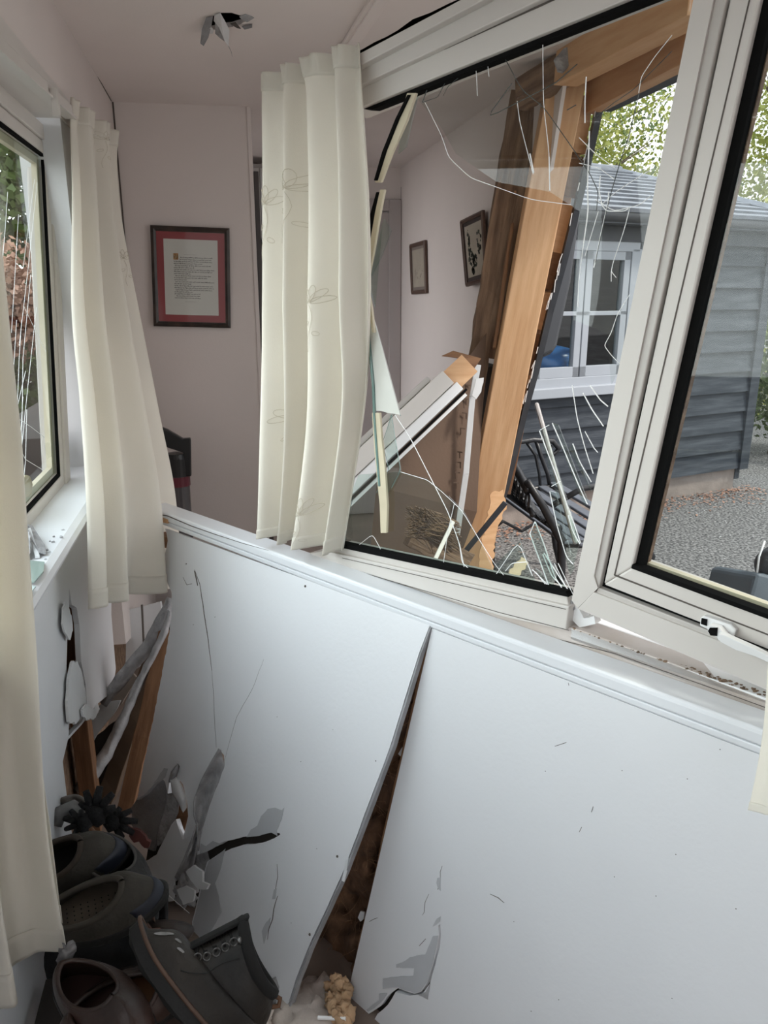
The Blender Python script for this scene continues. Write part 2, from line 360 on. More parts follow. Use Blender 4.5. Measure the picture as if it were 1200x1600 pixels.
# ---- left window: white upvc, cracked double glazing
GP = xp(-.46)
wr = root('window_1', None, None, (-.46, 1.6, .95)); wr['kind'] = 'structure'
def L(px, d=0): return ons(px, xp(-.46+d))
gtl = on(72,240,GP); gbl = on(98,745,GP)                     # glass right edge, top and bottom
def lw(y, z): return Vector((-.46, y, z))
gy0 = .1
sl = (gtl.y-gbl.y)/(gtl.z-gbl.z)
def yz(z, o=0): return gbl.y + sl*(z-gbl.z) + o
ztop, zbot = gtl.z, gbl.z
outer = [lw(yz(ztop+.075,.13), ztop+.075), lw(yz(zbot-.085,.11), zbot-.085), lw(gy0-.1, zbot-.085), lw(gy0-.1, ztop+.075)]
mid_ = [lw(yz(ztop+.035,.06), ztop+.035), lw(yz(zbot-.045,.05), zbot-.045), lw(gy0-.04, zbot-.045), lw(gy0-.04, ztop+.035)]
inn = [lw(yz(ztop,.012), ztop), lw(yz(zbot,.012), zbot), lw(gy0, zbot), lw(gy0, ztop)]
inn2 = [lw(yz(ztop-.008,.006), ztop-.008), lw(yz(zbot+.008,.006), zbot+.008), lw(gy0+.01, zbot+.012), lw(gy0+.01, ztop-.012)]
put('frame', MB().ring(outer, mid_, (-.06,0,0)), upvc, wr, bevel=.004)
put('sash', MB().ring([p+Vector((-.006,0,0)) for p in mid_], [p+Vector((-.006,0,0)) for p in inn], (-.05,0,0)), upvc, wr, bevel=.006)
put('gasket', MB().ring([p+Vector((-.008,0,0)) for p in inn], [p+Vector((-.008,0,0)) for p in inn2], (-.008,0,0)), gasket, wr)
sp1 = [p+Vector((-.022,0,0)) for p in inn2]
sp2 = [lw(yz(ztop-.03,-.02), ztop-.03)+Vector((-.022,0,0)), lw(yz(zbot+.03,-.02), zbot+.03)+Vector((-.022,0,0)), lw(gy0+.03, zbot+.03)+Vector((-.022,0,0)), lw(gy0+.03, ztop-.03)+Vector((-.022,0,0))]
put('spacer', MB().ring(sp1, sp2, (-.014,0,0)), spacer, wr)
put('pane', MB().slab([p+Vector((-.017,0,0)) for p in inn2], (-.003,0,0)), pglass, wr)
# outer white casement seen through the pane
oc1 = [lw(yz(ztop+.03,-.10), ztop+.03), lw(yz(zbot-.02,-.10), zbot-.02)]
put('outer_stile', MB().slab([p+Vector((-.13,0,0)) for p in (lw(yz(ztop+.02,-.02),ztop+.02), lw(yz(zbot-.02,0),zbot-.02), lw(yz(zbot-.02,-.085),zbot-.02), lw(yz(ztop+.02,-.13),ztop+.02))], (-.05,0,0)), upvc, wr, bevel=.006)
# cracks in the left pane: bright scratches fanning up from the bottom
GC = xp(-.479)
crk = [[(0,450),(8,360),(12,300)], [(18,520),(24,420),(29,335)], [(30,540),(44,420),(58,285)], [(12,690),(20,600),(26,500)], [(34,700),(36,560),(48,430)], [(22,735),(27,640),(30,560),(34,500)],
       [(34,700),(44,600),(50,545),(57,480)], [(5,700),(10,600),(14,540)], [(42,640),(40,720),(36,760)], [(20,800),(30,720),(36,620)], [(38,480),(50,505),(62,530),(72,550)], [(0,640),(40,718),(68,735)], [(30,655),(50,668),(70,684)],
       [(4,560),(2,640),(8,740)], [(14,740),(24,650),(40,580)], [(54,280),(46,340),(36,420)]]
mb = MB()
for c_ in crk: mb.tube(ons(c_, GC), .0006, 5)
put('crack_lines', mb, bead, wr)
mb = MB().slab(rag(ons([(34,752),(38,742),(46,745),(50,758),(48,775),(38,778)], GC), .002, .01, Vector((1,0,0))), (.002,0,0)); put('impact_chip', mb, spacer, wr)
# lining of the reveal and curtain track of the left window
struct('trim_8', MB().box((-.53,yz(1.45,.13),.95),(XL-.004,2.625,2.02)), white)
struct('trim_9', MB().box((-.53,-1.2,1.955),(XL+.001,2.6,2.03)), upvc)
# left sill
mb = MB()
mb.slab([Vector((-.56,-1.1,.985)), Vector((-.375,-1.1,.985)), Vector((-.362,-1.1,.978)), Vector((-.356,-1.1,.968)), Vector((-.362,-1.1,.955)), Vector((-.375,-1.1,.950)), Vector((-.56,-1.1,.950))], (0,2.62+1.1,0))
struct('trim_10', mb, sillw, smooth=False)
mb = MB().box((XL-.02,-1.1,.93),(XL+.018,2.6,.951)); struct('trim_11', mb, sillw, bevel=.004)
# curtain track left
tr = root('curtain_rail', 'white plastic curtain track running along the head of the left window', 'curtain rail', (-.37, 1.5, 2.07))
z1 = on(20, 95, xp(-.385)).z
ta = on(0, 72, xp(-.385)); tb = on(104, 168, xp(-.385)); td = (ta-tb)
put('track', MB().beam(tb-td*.08, ta+td*1.6, .012, .028, T), upvc, tr, bevel=.002)
put('lip', MB().beam(tb-td*.08-T*.018, ta+td*1.6-T*.018, .03, .006, T), upvc, tr)
hk = on(85, 160, xp(-.37)); put('end_stop', MB().box(hk-Vector((.006,.006,.03)), hk+Vector((.01,.01,.03))), upvc, tr)

# ================================================================= PUSHED-IN WINDOW
wd = root('window_2', None, None, S0+ns*.06+es*.9); wd['kind'] = 'structure'
def wp(px, d=0): return ons(px, off(WP, d))
def quadbar(name, pts, m, d0=0, th=.04, bevel=.002): return put(name, MB().slab(wp(pts, d0), ns*th), m, wd, bevel=bevel)
quadbar('head_rail', [(545,112),(545,92),(1160,-235),(1160,-215)], upvc, -.035, .10)
quadbar('head_rail', [(545,142),(545,110),(1160,-216),(1160,-150)], upvc, -.018, .08)
quadbar('head_rail', [(540,178),(553,140),(1130,-120),(1130,-62)], upvc, -.004, .06)
quadbar('head_seam', [(553,141),(553,138),(1130,-124),(1130,-119)], seam, -.0052, .004, 0)
quadbar('gasket', [(565,170),(567,165),(1105,-58),(1105,-36),(582,171)], gasket, .006, .02, 0)
# bottom rail of the broken light
quadbar('bottom_rail', [(505,862),(526,852),(886,931),(889,951),(700,905)], upvc, 0, .05)
quadbar('bottom_rail', [(470,868),(505,860),(889,948),(884,985),(780,962),(560,892)], upvc, -.008, .06)
put('frame_seam', MB().tube(wp([(535,872),(884,952)], -.0085), .0007, 4), seam, wd)
quadbar('gasket', [(524,847),(884,924),(888,933),(524,854)], gasket, -.002, .02, 0)
put('cill_seam', MB().tube(wp([(560,893),(780,957),(889,985)], -.0085), .0007, 4), seam, wd)
# lower cill member with dirty upper edge
sr = lambda x: 828+(x-380)*.3503
quadbar('cill_board', [(560,895),(782,956),(905,984),(960,1004),(1060,1040),(1280,1125),(1280,1190),(560,945)], dirty, .000, .05)
put('cill_seam', MB().tube(wp([(820,986),(960,1021),(1120,1078),(1280,1136)], -.0005), .0007, 4), seam, wd)
# outer white ledge lit by the sky, with a dirt line
lz = on(960, 1000, WP).z
la = on(893, 984, WP); lb = on(1240, 1108, WP)
put('outer_ledge', MB().slab([la+T*.002, lb+T*.002, lb+ns*.13+T*.006, la+ns*.10+T*.006], (0,0,-.02)), whitem, wd)
dirtm = mat('dirt_streak', (.22, .15, .10), .95, .5, 30)
mb = MB()
for i in range(90):
    t = (i+random.random())/90; p = la.lerp(lb, t)+T*.003+ns*random.uniform(0, .004+.012*t)
    mb.blob(p, random.uniform(.0012, .003), 4, .4, 3, (1.6,1.2,.5))
put('dirt', mb, dirtm, wd)
mb = MB().slab(rag(wp([(893,940),(905,952),(912,966),(928,962),(930,975),(905,980),(893,968)], .012), .002, .01, ns), ns*.02); put('snapped_corner', mb, whitem, wd)
mb = MB().slab(wp([(884,931),(893,940),(897,952),(890,960),(884,950)], .008), ns*.015); put('snapped_corner', mb, gypsum, wd)
# mullion and casement to the right (outer frame, bead line, sash, gasket)
quadbar('mullion', [(1084,-5),(1120,-5),(1116,-6),(928,900),(934,919),(902,951),(893,938)], upvc, -.004, .07)
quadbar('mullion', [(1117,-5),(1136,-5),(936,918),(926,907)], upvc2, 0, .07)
quadbar('frame_gap', [(1134,-10),(1142,-10),(943,912),(934,919)], gasket, .012, .03, 0)
quadbar('frame_gap', [(938,910),(1290,1050),(1290,1060),(934,919)], gasket, .012, .03, 0)
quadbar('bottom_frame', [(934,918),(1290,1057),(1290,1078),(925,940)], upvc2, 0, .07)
quadbar('bottom_frame', [(927,925),(1290,1066),(1290,1118),(902,951)], upvc, -.004, .07)
quadbar('sash_stile', [(1142,-10),(1190,-10),(988,886),(943,913)], upvc, .004, .06, .003)
quadbar('sash_rail', [(988,886),(1290,998),(1290,1050),(943,913)], upvc, .004, .06, .003)
quadbar('sash_seam', [(1172,-10),(1174,-10),(961,899),(959,899)], seam, .003, .003, 0)
quadbar('sash_seam', [(959,897),(1290,1026),(1290,1028),(960,900)], seam, .003, .003, 0)
quadbar('gasket', [(1190,-10),(1212,-10),(1003,889),(988,887)], gasket, .014, .02, 0)
quadbar('gasket', [(988,882),(1290,993),(1290,1001),(986,888)], gasket, .002, .02, 0)
quadbar('spacer', [(1206,-10),(1222,-10),(1011,884),(1001,889)], oldw, .03, .012, 0)
quadbar('spacer', [(1003,876),(1290,976),(1290,994),(998,886)], spacer, .03, .012, 0)
put('pane', MB().slab(wp([(1205,-60),(1500,-60),(1500,1075),(1290,990),(998,884)], .022), ns*.003), cglass, wd)
# far stile and head of the casement beyond the photo's right edge
quadbar('sash_stile', [(1490,-90),(1560,-90),(1560,1170),(1490,1075)], upvc, .004, .06)
# handle of the casement
hd = root('window_handle_tmp', None, None, on(1120, 985, WP)); 
def hp(px, d): return wp(px, d)
h0 = put('window_handle', MB().slab(hp([(1094,966),(1100,962),(1142,976),(1150,984),(1147,994),(1134,997),(1093,978)], -.006), ns*.012), whitem, wd, bevel=.002)
put('handle_socket', MB().slab(hp([(1096,966),(1105,968),(1104,978),(1095,975)], -.0075), ns*.004), gasket, h0)
hb = MB().slab(hp([(1104,980),(1108,976),(1124,981),(1136,995),(1123,1003),(1120,996),(1106,990)], -.020), ns*.02); put('handle_neck', hb, whitem, h0, bevel=.002)
put('handle_socket', MB().slab(hp([(1106,986),(1109,981),(1121,981),(1120,994),(1110,993)], -.0215), ns*.004), gasket, h0)
mb = MB().slab(hp([(1123,990),(1133,993),(1148,1000),(1175,1012),(1230,1040),(1236,1052),(1180,1026),(1150,1016),(1125,1003)], -.030), ns*.012); put('handle_lever', mb, whitem, h0, bevel=.003)
bpy.data.objects.remove(hd)

# ---- broken glass still held in the light
def gsheet(name, px, d=.012, m=sheet, edge=None, r=.0011, closed=False):
    pts = wp(px, d); o = put(name, MB().slab(pts, ns*.003), m, wd)
    return o
gsheet('pane', [(645,146),(800,78),(1082,-30),(1072,60),(975,560),(955,600),(948,520),(895,500),(905,330),(860,300),(775,284),(712,240),(690,200)], .016)
lower = [(528,850),(535,800),(545,780),(560,742),(622,737),(668,748),(700,775),(724,800),(752,850),(770,890),(776,906)]
gsheet('pane', lower, .014, shard)
def crack(pts, r=.0009, m=bead, d=.016):
    p3 = wp(pts, d); q = []
    for i in range(len(p3)-1):
        k = 5
        for j in range(k): q.append(p3[i].lerp(p3[i+1], j/k))
    q.append(p3[-1]); q = [q[0]] + [(q[i-1]+q[i]*2+q[i+1])/4 for i in range(1, len(q)-1)] + [q[-1]]
    return MB().tube(q, r*.62, 6)
def cracks(name, lst, m, r=.0009, d=.016):
    mb = MB()
    for c_ in lst:
        rr = r
        if isinstance(c_[0], (int, float)): rr = c_[0]; c_ = c_[1]
        t = crack(c_, rr, m, d); mb.add(t.v, t.f)
    return put(name, mb, m, wd)
cracks('crack_lines', [[(664,160),(690,212),(701,246),(735,278),(775,292),(830,312),(892,320)],
    [(808,158),(812,190),(833,272)], [(.0016,[(828,240),(834,270)])][0], [(848,66),(849,160),(858,240),(859,298)], (.0015,[(858,245),(859,298)]),
    (.0014,[(916,120),(914,160),(914,192)]), (.0016,[(921,205),(918,290),(919,330),(912,380)]), [(912,380),(904,440),(903,480)], (.0012,[(938,275),(936,300),(941,320)]),
    [(935,330),(920,380),(914,400)], (.0013,[(951,300),(950,318),(942,352),(928,418)]), [(984,325),(975,360),(958,410),(955,424),(963,434)], [(955,424),(955,440)],
    [(998,145),(1002,120),(1022,90),(1050,55)], [(1045,150),(1010,185),(985,205),(980,230)], [(942,318),(962,300),(985,285),(1022,262)], [(930,312),(960,330),(1000,320),(1018,305)],
    [(984,460),(965,490),(955,520),(944,540),(955,555),(975,575)], [(905,215),(930,240),(960,262)], [(905,255),(935,262),(960,280)], [(740,62),(744,110),(746,150)], [(762,100),(764,120)],
    (.0012,[(940,320),(948,330),(975,330),(982,326)])], bead)
cracks('crack_lines', [(.0011,[(784,82),(815,140),(850,168),(890,225),(922,272),(935,300),(932,330)]), (.0012,[(902,100),(870,128),(852,138),(760,185),(800,130)]), (.0011,[(998,146),(985,205),(970,250),(955,300),(945,340),(930,410)]),
    [(928,185),(960,160),(990,140),(1050,80)], (.0012,[(886,172),(900,164)]), [(700,120),(690,140)], [(722,102),(706,122)], [(742,99),(735,112)], [(720,118),(700,135),(692,150)], [(690,140),(684,152),(660,160)], (.0013,[(668,138),(660,160)])], beadd)
cracks('crack_lines', [(.0013,[(617,648),(640,682),(672,745),(700,800),(718,850),(722,880),(745,898)]), (.0013,[(718,850),(727,895)]), [(625,737),(648,744),(668,750),(690,768)], [(690,768),(722,798),(750,845),(772,880),(796,910)],
    (.0010,[(600,902),(596,860),(582,835),(560,852),(556,862)]), [(710,786),(700,830),(690,900)]], bead, d=.013)
cracks('crack_lines', [(.0014,[(568,448),(590,520),(610,590),(626,650)]), (.0011,[(545,692),(530,770),(528,800),(522,840)]), (.0011,[(545,692),(536,690),(528,720),(532,770),(534,840)]), [(535,768),(545,732),(540,726)], [(552,777),(540,820),(535,840)],
    (.0011,[(580,652),(600,700),(608,735),(588,770)]), (.0011,[(612,648),(618,690),(626,735),(612,762)]), [(613,645),(595,700),(590,745)]], beadg, d=.010)
gsheet('glass_shard', [(570,455),(590,520),(625,648),(605,645),(595,642),(585,642),(572,520)], .004, mat('pale_shard', (.60,.60,.56), .2, .05, 10))
gsheet('glass_shard', [(610,648),(600,690),(608,738),(592,772),(600,780),(622,742),(626,735)], .008, shard)
gsheet('glass_shard', [(585,480),(575,440),(596,400),(611,360),(600,342),(596,352)], .008, shard)
gsheet('glass_shard', [(528,840),(536,692),(547,690),(534,770),(540,845)], .002, shard)
gsheet('glass_shard', [(626,205),(640,180),(634,150),(652,150),(634,230),(622,240)], .010, shard)
# upright slivers standing in the bottom right of the light, bright edges
sl_ = [[(843,673),(850,668),(906,846),(896,880)], [(863,662),(872,664),(919,786),(912,790)], [(895,694),(888,700),(924,768)], [(859,767),(868,770),(897,888),(890,900)], [(828,838),(836,815),(866,898),(862,926)],
       [(852,867),(862,880),(890,930),(880,925)], [(888,805),(896,820),(902,850),(892,838)], [(836,888),(846,895),(866,925),(858,924)]]
for s_ in sl_:
    o = gsheet('glass_shard', s_, random.uniform(.006, .03), shard)
cracks('shard_edges', [(.0016,[(843,673),(870,745),(896,815),(907,848)]), (.0016,[(863,661),(880,700),(905,760),(918,788)]), (.0013,[(894,602),(902,655),(914,700),(927,740)]), (.0016,[(911,614),(925,640),(943,666)]), (.0016,[(922,602),(938,625),(950,635)]),
    (.0014,[(895,693),(905,720),(924,753)]), (.0014,[(859,768),(870,820),(885,870),(896,882)]), (.0018,[(828,834),(845,880),(861,925)]), (.0016,[(836,815),(850,850),(866,900),(885,930)]), (.0015,[(848,866),(862,900),(878,916)]), (.0016,[(850,864),(870,895),(890,925),(897,938)]),
    (.0014,[(832,890),(850,908),(866,926)]), (.0014,[(888,805),(895,830),(906,850)]), (.0012,[(914,674),(928,700),(934,707)]), (.0010,[(844,672),(858,664)]), (.0010,[(862,760),(876,752)]), (.0012,[(770,905),(810,846),(832,900)]), (.0012,[(790,892),(800,880),(822,878)]),
    (.0014,[(828,834),(836,815)]), (.0013,[(838,895),(860,923)]), (.0012,[(866,880),(893,934)]), (.0012,[(872,880),(896,930)])], bead, .0014, .012)
gsheet('glass_shard', [(765,912),(774,882),(812,845),(834,905),(838,920)], .018, shard)
# bent spacer strips of the double glazing, hanging in the opening
sp = root('spacer_strip', None, None, on(600, 300, WP)); 
bpy.data.objects.remove(sp)
def strip(px, wpx, d, m, name='spacer_strip', th=.006):
    a_, b_ = [], []
    for i, (x, y) in enumerate(px):
        w_ = wpx[i]; a_.append((x-w_/2, y)); b_.append((x+w_/2, y))
    pts = wp(a_ + b_[::-1], d); return put(name, MB().slab(pts, ns*th), m, wd, bevel=.001)
strip([(643,145),(628,190),(606,240),(590,285)], [14,13,12,10], -.002, spacer)
strip([(638,148),(620,185),(600,235),(586,282)], [4,5,5,4], -.006, gasket)
strip([(597,296),(590,330),(580,390),(570,445)], [7,8,8,7], -.004, spacer)
strip([(590,300),(584,335),(577,380),(567,445)], [5,12,9,5], .000, gasket)
strip([(571,452),(577,480),(583,520)], [7,6,3], -.002, spacer)
strip([(587,645),(590,690),(594,730),(599,790),(599,833)], [12,13,14,12,9], .002, spacer)
strip([(566,462),(574,520),(582,600),(584,650),(592,760)], [3,3,3,3,3], .000, beadg)

# ================================================================= DISPLACED SILL AND WALL PANELS
# sill: profile swept along the nose line
sroot = root('windowsill', 'long white gloss-painted windowsill torn loose and slanting across the porch', 'windowsill', S0)
A_ = S0 ; B_ = S1 + es*.45
prof = [(.060,0),(.004,.0),(.001,-.003),(0,-.008),(.001,-.024),(.005,-.028),(.060,-.028)]
def sweep(prof, a, b, n=1): 
    m = MB(); k = len(prof)
    for i in range(n+1):
        p = a.lerp(b, i/n)
        for (u, v) in prof: m.v.append(p+ns*u+T*v)
    for i in range(n):
        for j in range(k): q = (j+1) % k; m.f.append((i*k+j, i*k+q, (i+1)*k+q, (i+1)*k+j))
    m.f += [tuple(range(k)), tuple(range(n*k, n*k+k))[::-1]]
    return m
m_ = sweep(prof, A_, B_, 30)
for v in m_.v:
    t = (v-A_).dot(es)
    if t < .03: v += es*.05*((v-A_).dot(ns))/.06*-.2
put('board', m_, sillw, sroot, bevel=.002)
p2 = [(.052,-.0285),(.003,-.0285),(.004,-.040),(.010,-.044),(.052,-.044)]
put('moulding', sweep(p2, A_+es*.03, B_, 10), sillw, sroot, bevel=.002)
# split line and bare wood under the tip
cp = [(245,803),(262,806),(300,822),(340,836),(380,849),(420,860)]
mb = MB().tube([p-ns*.0006 for p in ons(cp, SP)], [.0012,.0016,.0013,.0010,.0007,.0003], 5); put('split', mb, seam, sroot)
mb = MB().slab(ons([(233,800),(262,812),(262,818),(252,816),(236,806)], off(SP,-.0008)), ns*.01); put('bare_edge', mb, pine, sroot)
bw, _ = barobj('wall_batten', on(246, 838, off(SP,.03)), on(330, 872, off(SP,.03)), .03, .035, pine2, jag=.004); tag(bw, 'splintered stub of timber poking out under the sill tip', 'timber offcut')

topL = on(262, 838, SP); topR = on(672, 978, SP)
bR = on(545, 1560, zp(0)); bL = on(440, 1600, zp(0)); rr1 = on(1190, 1180, SP)
def plane3(a, b, c):
    n = (b-a).cross(c-a).normalized()
    if n.dot(CAM-a) > 0: n = -n
    return (a, n)
t3 = Vector((0,0,-.002))
RP = plane3(on(675,985,SP)+t3, rr1+t3, bR); LP = plane3(topL+t3, topR+t3, bL)
RP = off(RP, .004); LP = off(LP, .003)
TH = .0125
# right panel
tearA = [(687,1356),(689,1375),(684,1374),(682,1380),(685,1392),(688,1390),(690,1376)]
crR = [(685,1446),(686,1462),(683,1480),(676,1508),(668,1535),(658,1550),(648,1553),(622,1544),(606,1556),(595,1572),(580,1582),(566,1590),(570,1600)]
back = [(578,1604),(590,1584),(606,1570),(618,1550),(640,1556),(660,1553),(672,1536),(680,1508),(687,1480),(689,1460),(688,1444)]
tail = [on(x, y, RP) for x, y in [(676,984),(1300,1223)]]
def panpts(px, pl, amp=0.0008, seg=.02): return ragopen(ons(px, pl), amp, seg, pl[1])
Rout = ons([(675,982),(1300,1223),(1300,1800),(578,1800)], RP) + panpts(back[0:], RP) + panpts(crR, RP)[::1] + ons([(556,1596),(545,1585),(541,1562)], RP)
rp_ = root('wall_panel', 'large smooth white plasterboard panel on the right of the open gap, under the slanting sill', 'wall panel', bR)
put('board', MB().slab(Rout, RP[1]*TH), white, rp_)
def patch(px, pl, m, par, name='bare_patch', h=.0012, amp=.0007):
    pts = rag(ons(px, off(pl, -h)), amp, .01, pl[1]); return put(name, MB().slab(pts, pl[1]*(h*.8)), m, par)
patch([(619,1512),(619,1507),(628,1504),(640,1496),(652,1493),(664,1492),(672,1474),(676,1463),(684,1462),(682,1478),(675,1507),(667,1534),(657,1549),(648,1552),(622,1543),(612,1543),(598,1545),(598,1529),(610,1527),(646,1525),(647,1513)], RP, barepap, rp_)
patch([(592,1553),(605,1552),(596,1565),(584,1576),(575,1581),(572,1578),(582,1570),(592,1563)], RP, barepap, rp_)
patch([(676,1448),(682,1436),(688,1432),(687,1440),(680,1446)], RP, barepap, rp_)
patch([(683,1372),(688,1371),(688,1392),(684,1388),(682,1380)], RP, barepap, rp_)
patch([(665,1550),(672,1536),(668,1562),(652,1554)], RP, gypsum, rp_)
def pcr(par, pl, lst, m=seam):
    mb = MB()
    for c_ in lst:
        r_ = .0006
        if isinstance(c_[0], (int, float)): r_ = c_[0]; c_ = c_[1]
        pts = ragopen(ons(c_, off(pl, -.0002)), .0008, .015, pl[1]); mb.tube(pts, [r_*(.4+.6*math.sin(math.pi*(i+.5)/len(pts))) for i in range(len(pts))], 4)
    return put('surface_crack', mb, m, par)
pcr(rp_, RP, [[(691,1353),(688,1362),(688,1376)], [(670,1397),(664,1410),(663,1425),(660,1430)], [(655,1478),(665,1467)], [(577,1440),(590,1434)], (.0010,[(766,1397),(779,1403),(788,1411)]), [(888,1067),(889,1071)], [(867,1166),(885,1160)], [(924,1269),(927,1260)], [(905,1300),(909,1292)], (.0008,[(686,1376),(684,1390)])])
mb = MB()
for x, y in [(852,1205),(972,1204),(1074,1217),(1125,1171),(1025,1400),(1050,1560),(873,1562),(803,1440),(1056,1335),(1150,1420),(960,1370),(830,1580)]:
    mb.blob(on(x, y, off(RP,-.0002)), .0009, 4, .2)
put('speckle', mb, seam, rp_)
# left panel
Lout_px = [(258,826),(672,976)]
Lr = ragopen(ons([(672,976),(655,1020),(610,1165),(545,1338),(536,1362),(480,1484),(462,1530),(441,1600),(430,1640)], LP), .0008, .05, LP[1])
Ll = panpts([(330,1640),(322,1600),(305,1540),(300,1440),(310,1400),(320,1360),(324,1346),(345,1332),(380,1320),(405,1318),(428,1310),(438,1304)], LP, .0012) 
Ll2 = panpts([(437,1302),(425,1300),(405,1305),(385,1307),(350,1315),(325,1328),(308,1336),(312,1300),(325,1262),(340,1225),(351,1196),(350,1180),(342,1170),(334,1186),(318,1218),(304,1250),(303,1262),(309,1282),(300,1312),(286,1350),(270,1378),(238,1368),(258,1310),(268,1288),(275,1280),(280,1296),(286,1308),(294,1275),(292,1250),(286,1225),(276,1214),(280,1200),(278,1192),(266,1214),(262,1240),(258,1222),(253,1216),(240,1226),(228,1240),(214,1250)], LP, .0012)
Ll3 = panpts([(214,1250),(224,1195),(236,1140),(250,1070),(262,1005),(268,960),(268,925),(262,912),(258,895),(257,870),(262,845),(258,826)], LP, .002, .012)
Lpts = [on(258,826,LP)] + Lr + Ll + Ll2 + Ll3[1:-1]
lp_ = root('wall_panel', 'white plasterboard panel on the left of the open gap, torn through at its lower left corner', 'wall panel', bL)
put('board', MB().slab(Lpts, LP[1]*TH), white, lp_)
put('board_edge', MB().slab(ragopen(ons([(672,979),(655,1023),(611,1165),(546,1340),(537,1364),(481,1486),(463,1532),(442,1602)], off(LP,-.0008)), .0005, .04, LP[1]) + ragopen(ons([(445,1602),(466,1532),(484,1486),(540,1364),(549,1340),(614,1167),(657,1024),(673,981)], off(LP,-.0008)), .0008, .03, LP[1]), LP[1]*.012), greypap, lp_)
patch([(385,1308),(392,1296),(402,1290),(408,1275),(418,1264),(430,1262),(440,1266),(444,1262),(440,1280),(432,1298),(433,1306),(424,1301),(405,1306)], LP, barepap, lp_)
patch([(312,1334),(314,1318),(322,1322),(332,1314),(342,1318),(352,1314),(340,1322),(325,1329)], LP, barepap, lp_)
patch([(345,1332),(352,1326),(344,1360),(336,1380),(342,1400),(346,1425),(338,1440),(326,1460),(302,1470),(302,1440),(312,1400),(322,1356),(326,1346)], LP, barepap, lp_)
patch([(258,1215),(262,1201),(256,1200),(246,1216),(240,1224),(246,1222)], LP, barepap, lp_)
patch([(425,1405),(428,1390),(432,1388),(430,1405)], LP, barepap, lp_)
patch([(409,1455),(415,1442),(422,1434),(420,1450),(412,1475)], LP, barepap, lp_)
pcr(lp_, LP, [(.0008,[(433,1350),(434,1370),(430,1392)]), (.0012,[(434,1400),(428,1420),(426,1436),(420,1452),(418,1468)]), (.0014,[(304,890),(312,912),(318,950),(324,990),(329,1030),(331,1048)]), (.0005,[(331,1048),(334,1090),(336,1140),(338,1168)]), (.0004,[(412,1030),(395,1075),(370,1120),(350,1190)]),
    (.0022,[(304,892),(307,904),(309,915)]), (.0008,[(286,902),(292,914),(300,912)])])
mb = MB()
for x, y, r_ in [(477,916,.0028),(291,881,.0018),(527,1338,.0028),(484,1460,.0028),(336,964,.001),(302,976,.001),(470,1190,.001),(520,1140,.0008),(587,1189,.0012),(495,1326,.0008),(455,1442,.0008),(433,1120,.0008)]:
    mb.lathe([(0.0001,0),(r_,0),(r_,.0006),(0.0001,.0006)], (0,0,0), 10) if False else mb.blob(on(x, y, off(LP,-.0003)), r_, 6, .1, 3, (1,1,1))
put('screw_hole', mb, seam, lp_)
# curled torn flaps of the left panel
def flap(px_a, px_b, lift, m, label, bend=.02, name='plaster_flap', par=None, th=.003):
    """sheet between two pixel edges on the panel plane, lifted towards the room and curled"""
    n = 14
    def samp(px, t):
        k = (len(px)-1)*t; i = min(int(k), len(px)-2); f = k-i
        return (px[i][0]*(1-f)+px[i+1][0]*f, px[i][1]*(1-f)+px[i+1][1]*f)
    def fn(u, v):
        a = samp(px_a, v); b = samp(px_b, v); x = a[0]*(1-u)+b[0]*u; y = a[1]*(1-u)+b[1]*u
        d = lift*(1-u) + bend*math.sin(u*math.pi)*math.sin(v*math.pi) + .003*noise.noise(Vector((x*.06, y*.06, 1)))
        return on(x, y, off(LP, -d))
    mb = MB().grid(9, n*2, fn)
    o = put(name, mb, m, par, smooth=True, solid=th)
    if par is None: tag(o, label, 'plaster flap')
    return o
flap([(342,1170),(330,1190),(314,1220),(303,1250),(303,1275),(308,1290)], [(345,1172),(351,1198),(340,1226),(326,1262),(318,1290),(310,1330)], .020, gypsum, 'long grey curled tear running down from the top of the ripped corner', -.018)
flap([(308,1284),(300,1310),(286,1345),(273,1370)], [(312,1296),(306,1330),(300,1362),(290,1390)], .022, gypsum, 'rolled grey strip of torn plaster just above the white rubble lump', -.02)
flap([(266,1216),(270,1240),(280,1255),(286,1270)], [(276,1214),(284,1228),(291,1246),(291,1262)], .012, WHB, 'short white curl over the brown gap in the ripped corner', .012)
flap([(278,1193),(268,1206),(263,1222)], [(280,1198),(276,1210),(270,1222)], .012, greypap, 'small grey spike of torn paper at the top of the left tear', .01)
def backpiece(name, px, d, m, label, cat, amp=.002, tilt=0):
    pl = (off(LP, d)[0], (LP[1]+Vector((0,0,tilt))).normalized())
    return tag(put(name, MB().slab(rag(ons(px, pl), amp, .015, pl[1]), pl[1]*.008), m), label, cat)
backpiece('plaster_fragment', [(205,1262),(215,1246),(235,1238),(252,1214),(262,1222),(258,1260),(248,1290),(240,1330),(228,1326),(206,1290)], .018, greypap, 'pale broken plasterboard slice leaning inside the tear beside the wooden stud', 'plaster fragment')
backpiece('plaster_fragment', [(262,1226),(276,1214),(280,1240),(278,1270),(262,1312),(246,1322),(244,1290),(256,1262)], .020, gypsum, 'dark grey crumbling plasterboard edge in the middle of the tear', 'plaster fragment')
backpiece('wood_scrap', [(274,1235),(288,1248),(296,1270),(290,1290),(285,1305),(274,1285)], .022, pine2, 'reddish brown scrap of wood behind the white pointed flap', 'wood scrap')
backpiece('plaster_fragment', [(200,1340),(240,1338),(300,1360),(330,1380),(330,1480),(230,1480),(190,1400)], .05, dark, 'added dark backing behind the shoes and rubble lump, shade put in as colour', 'plaster fragment')  # dark backing sheet, the shade of the pit put into its colour
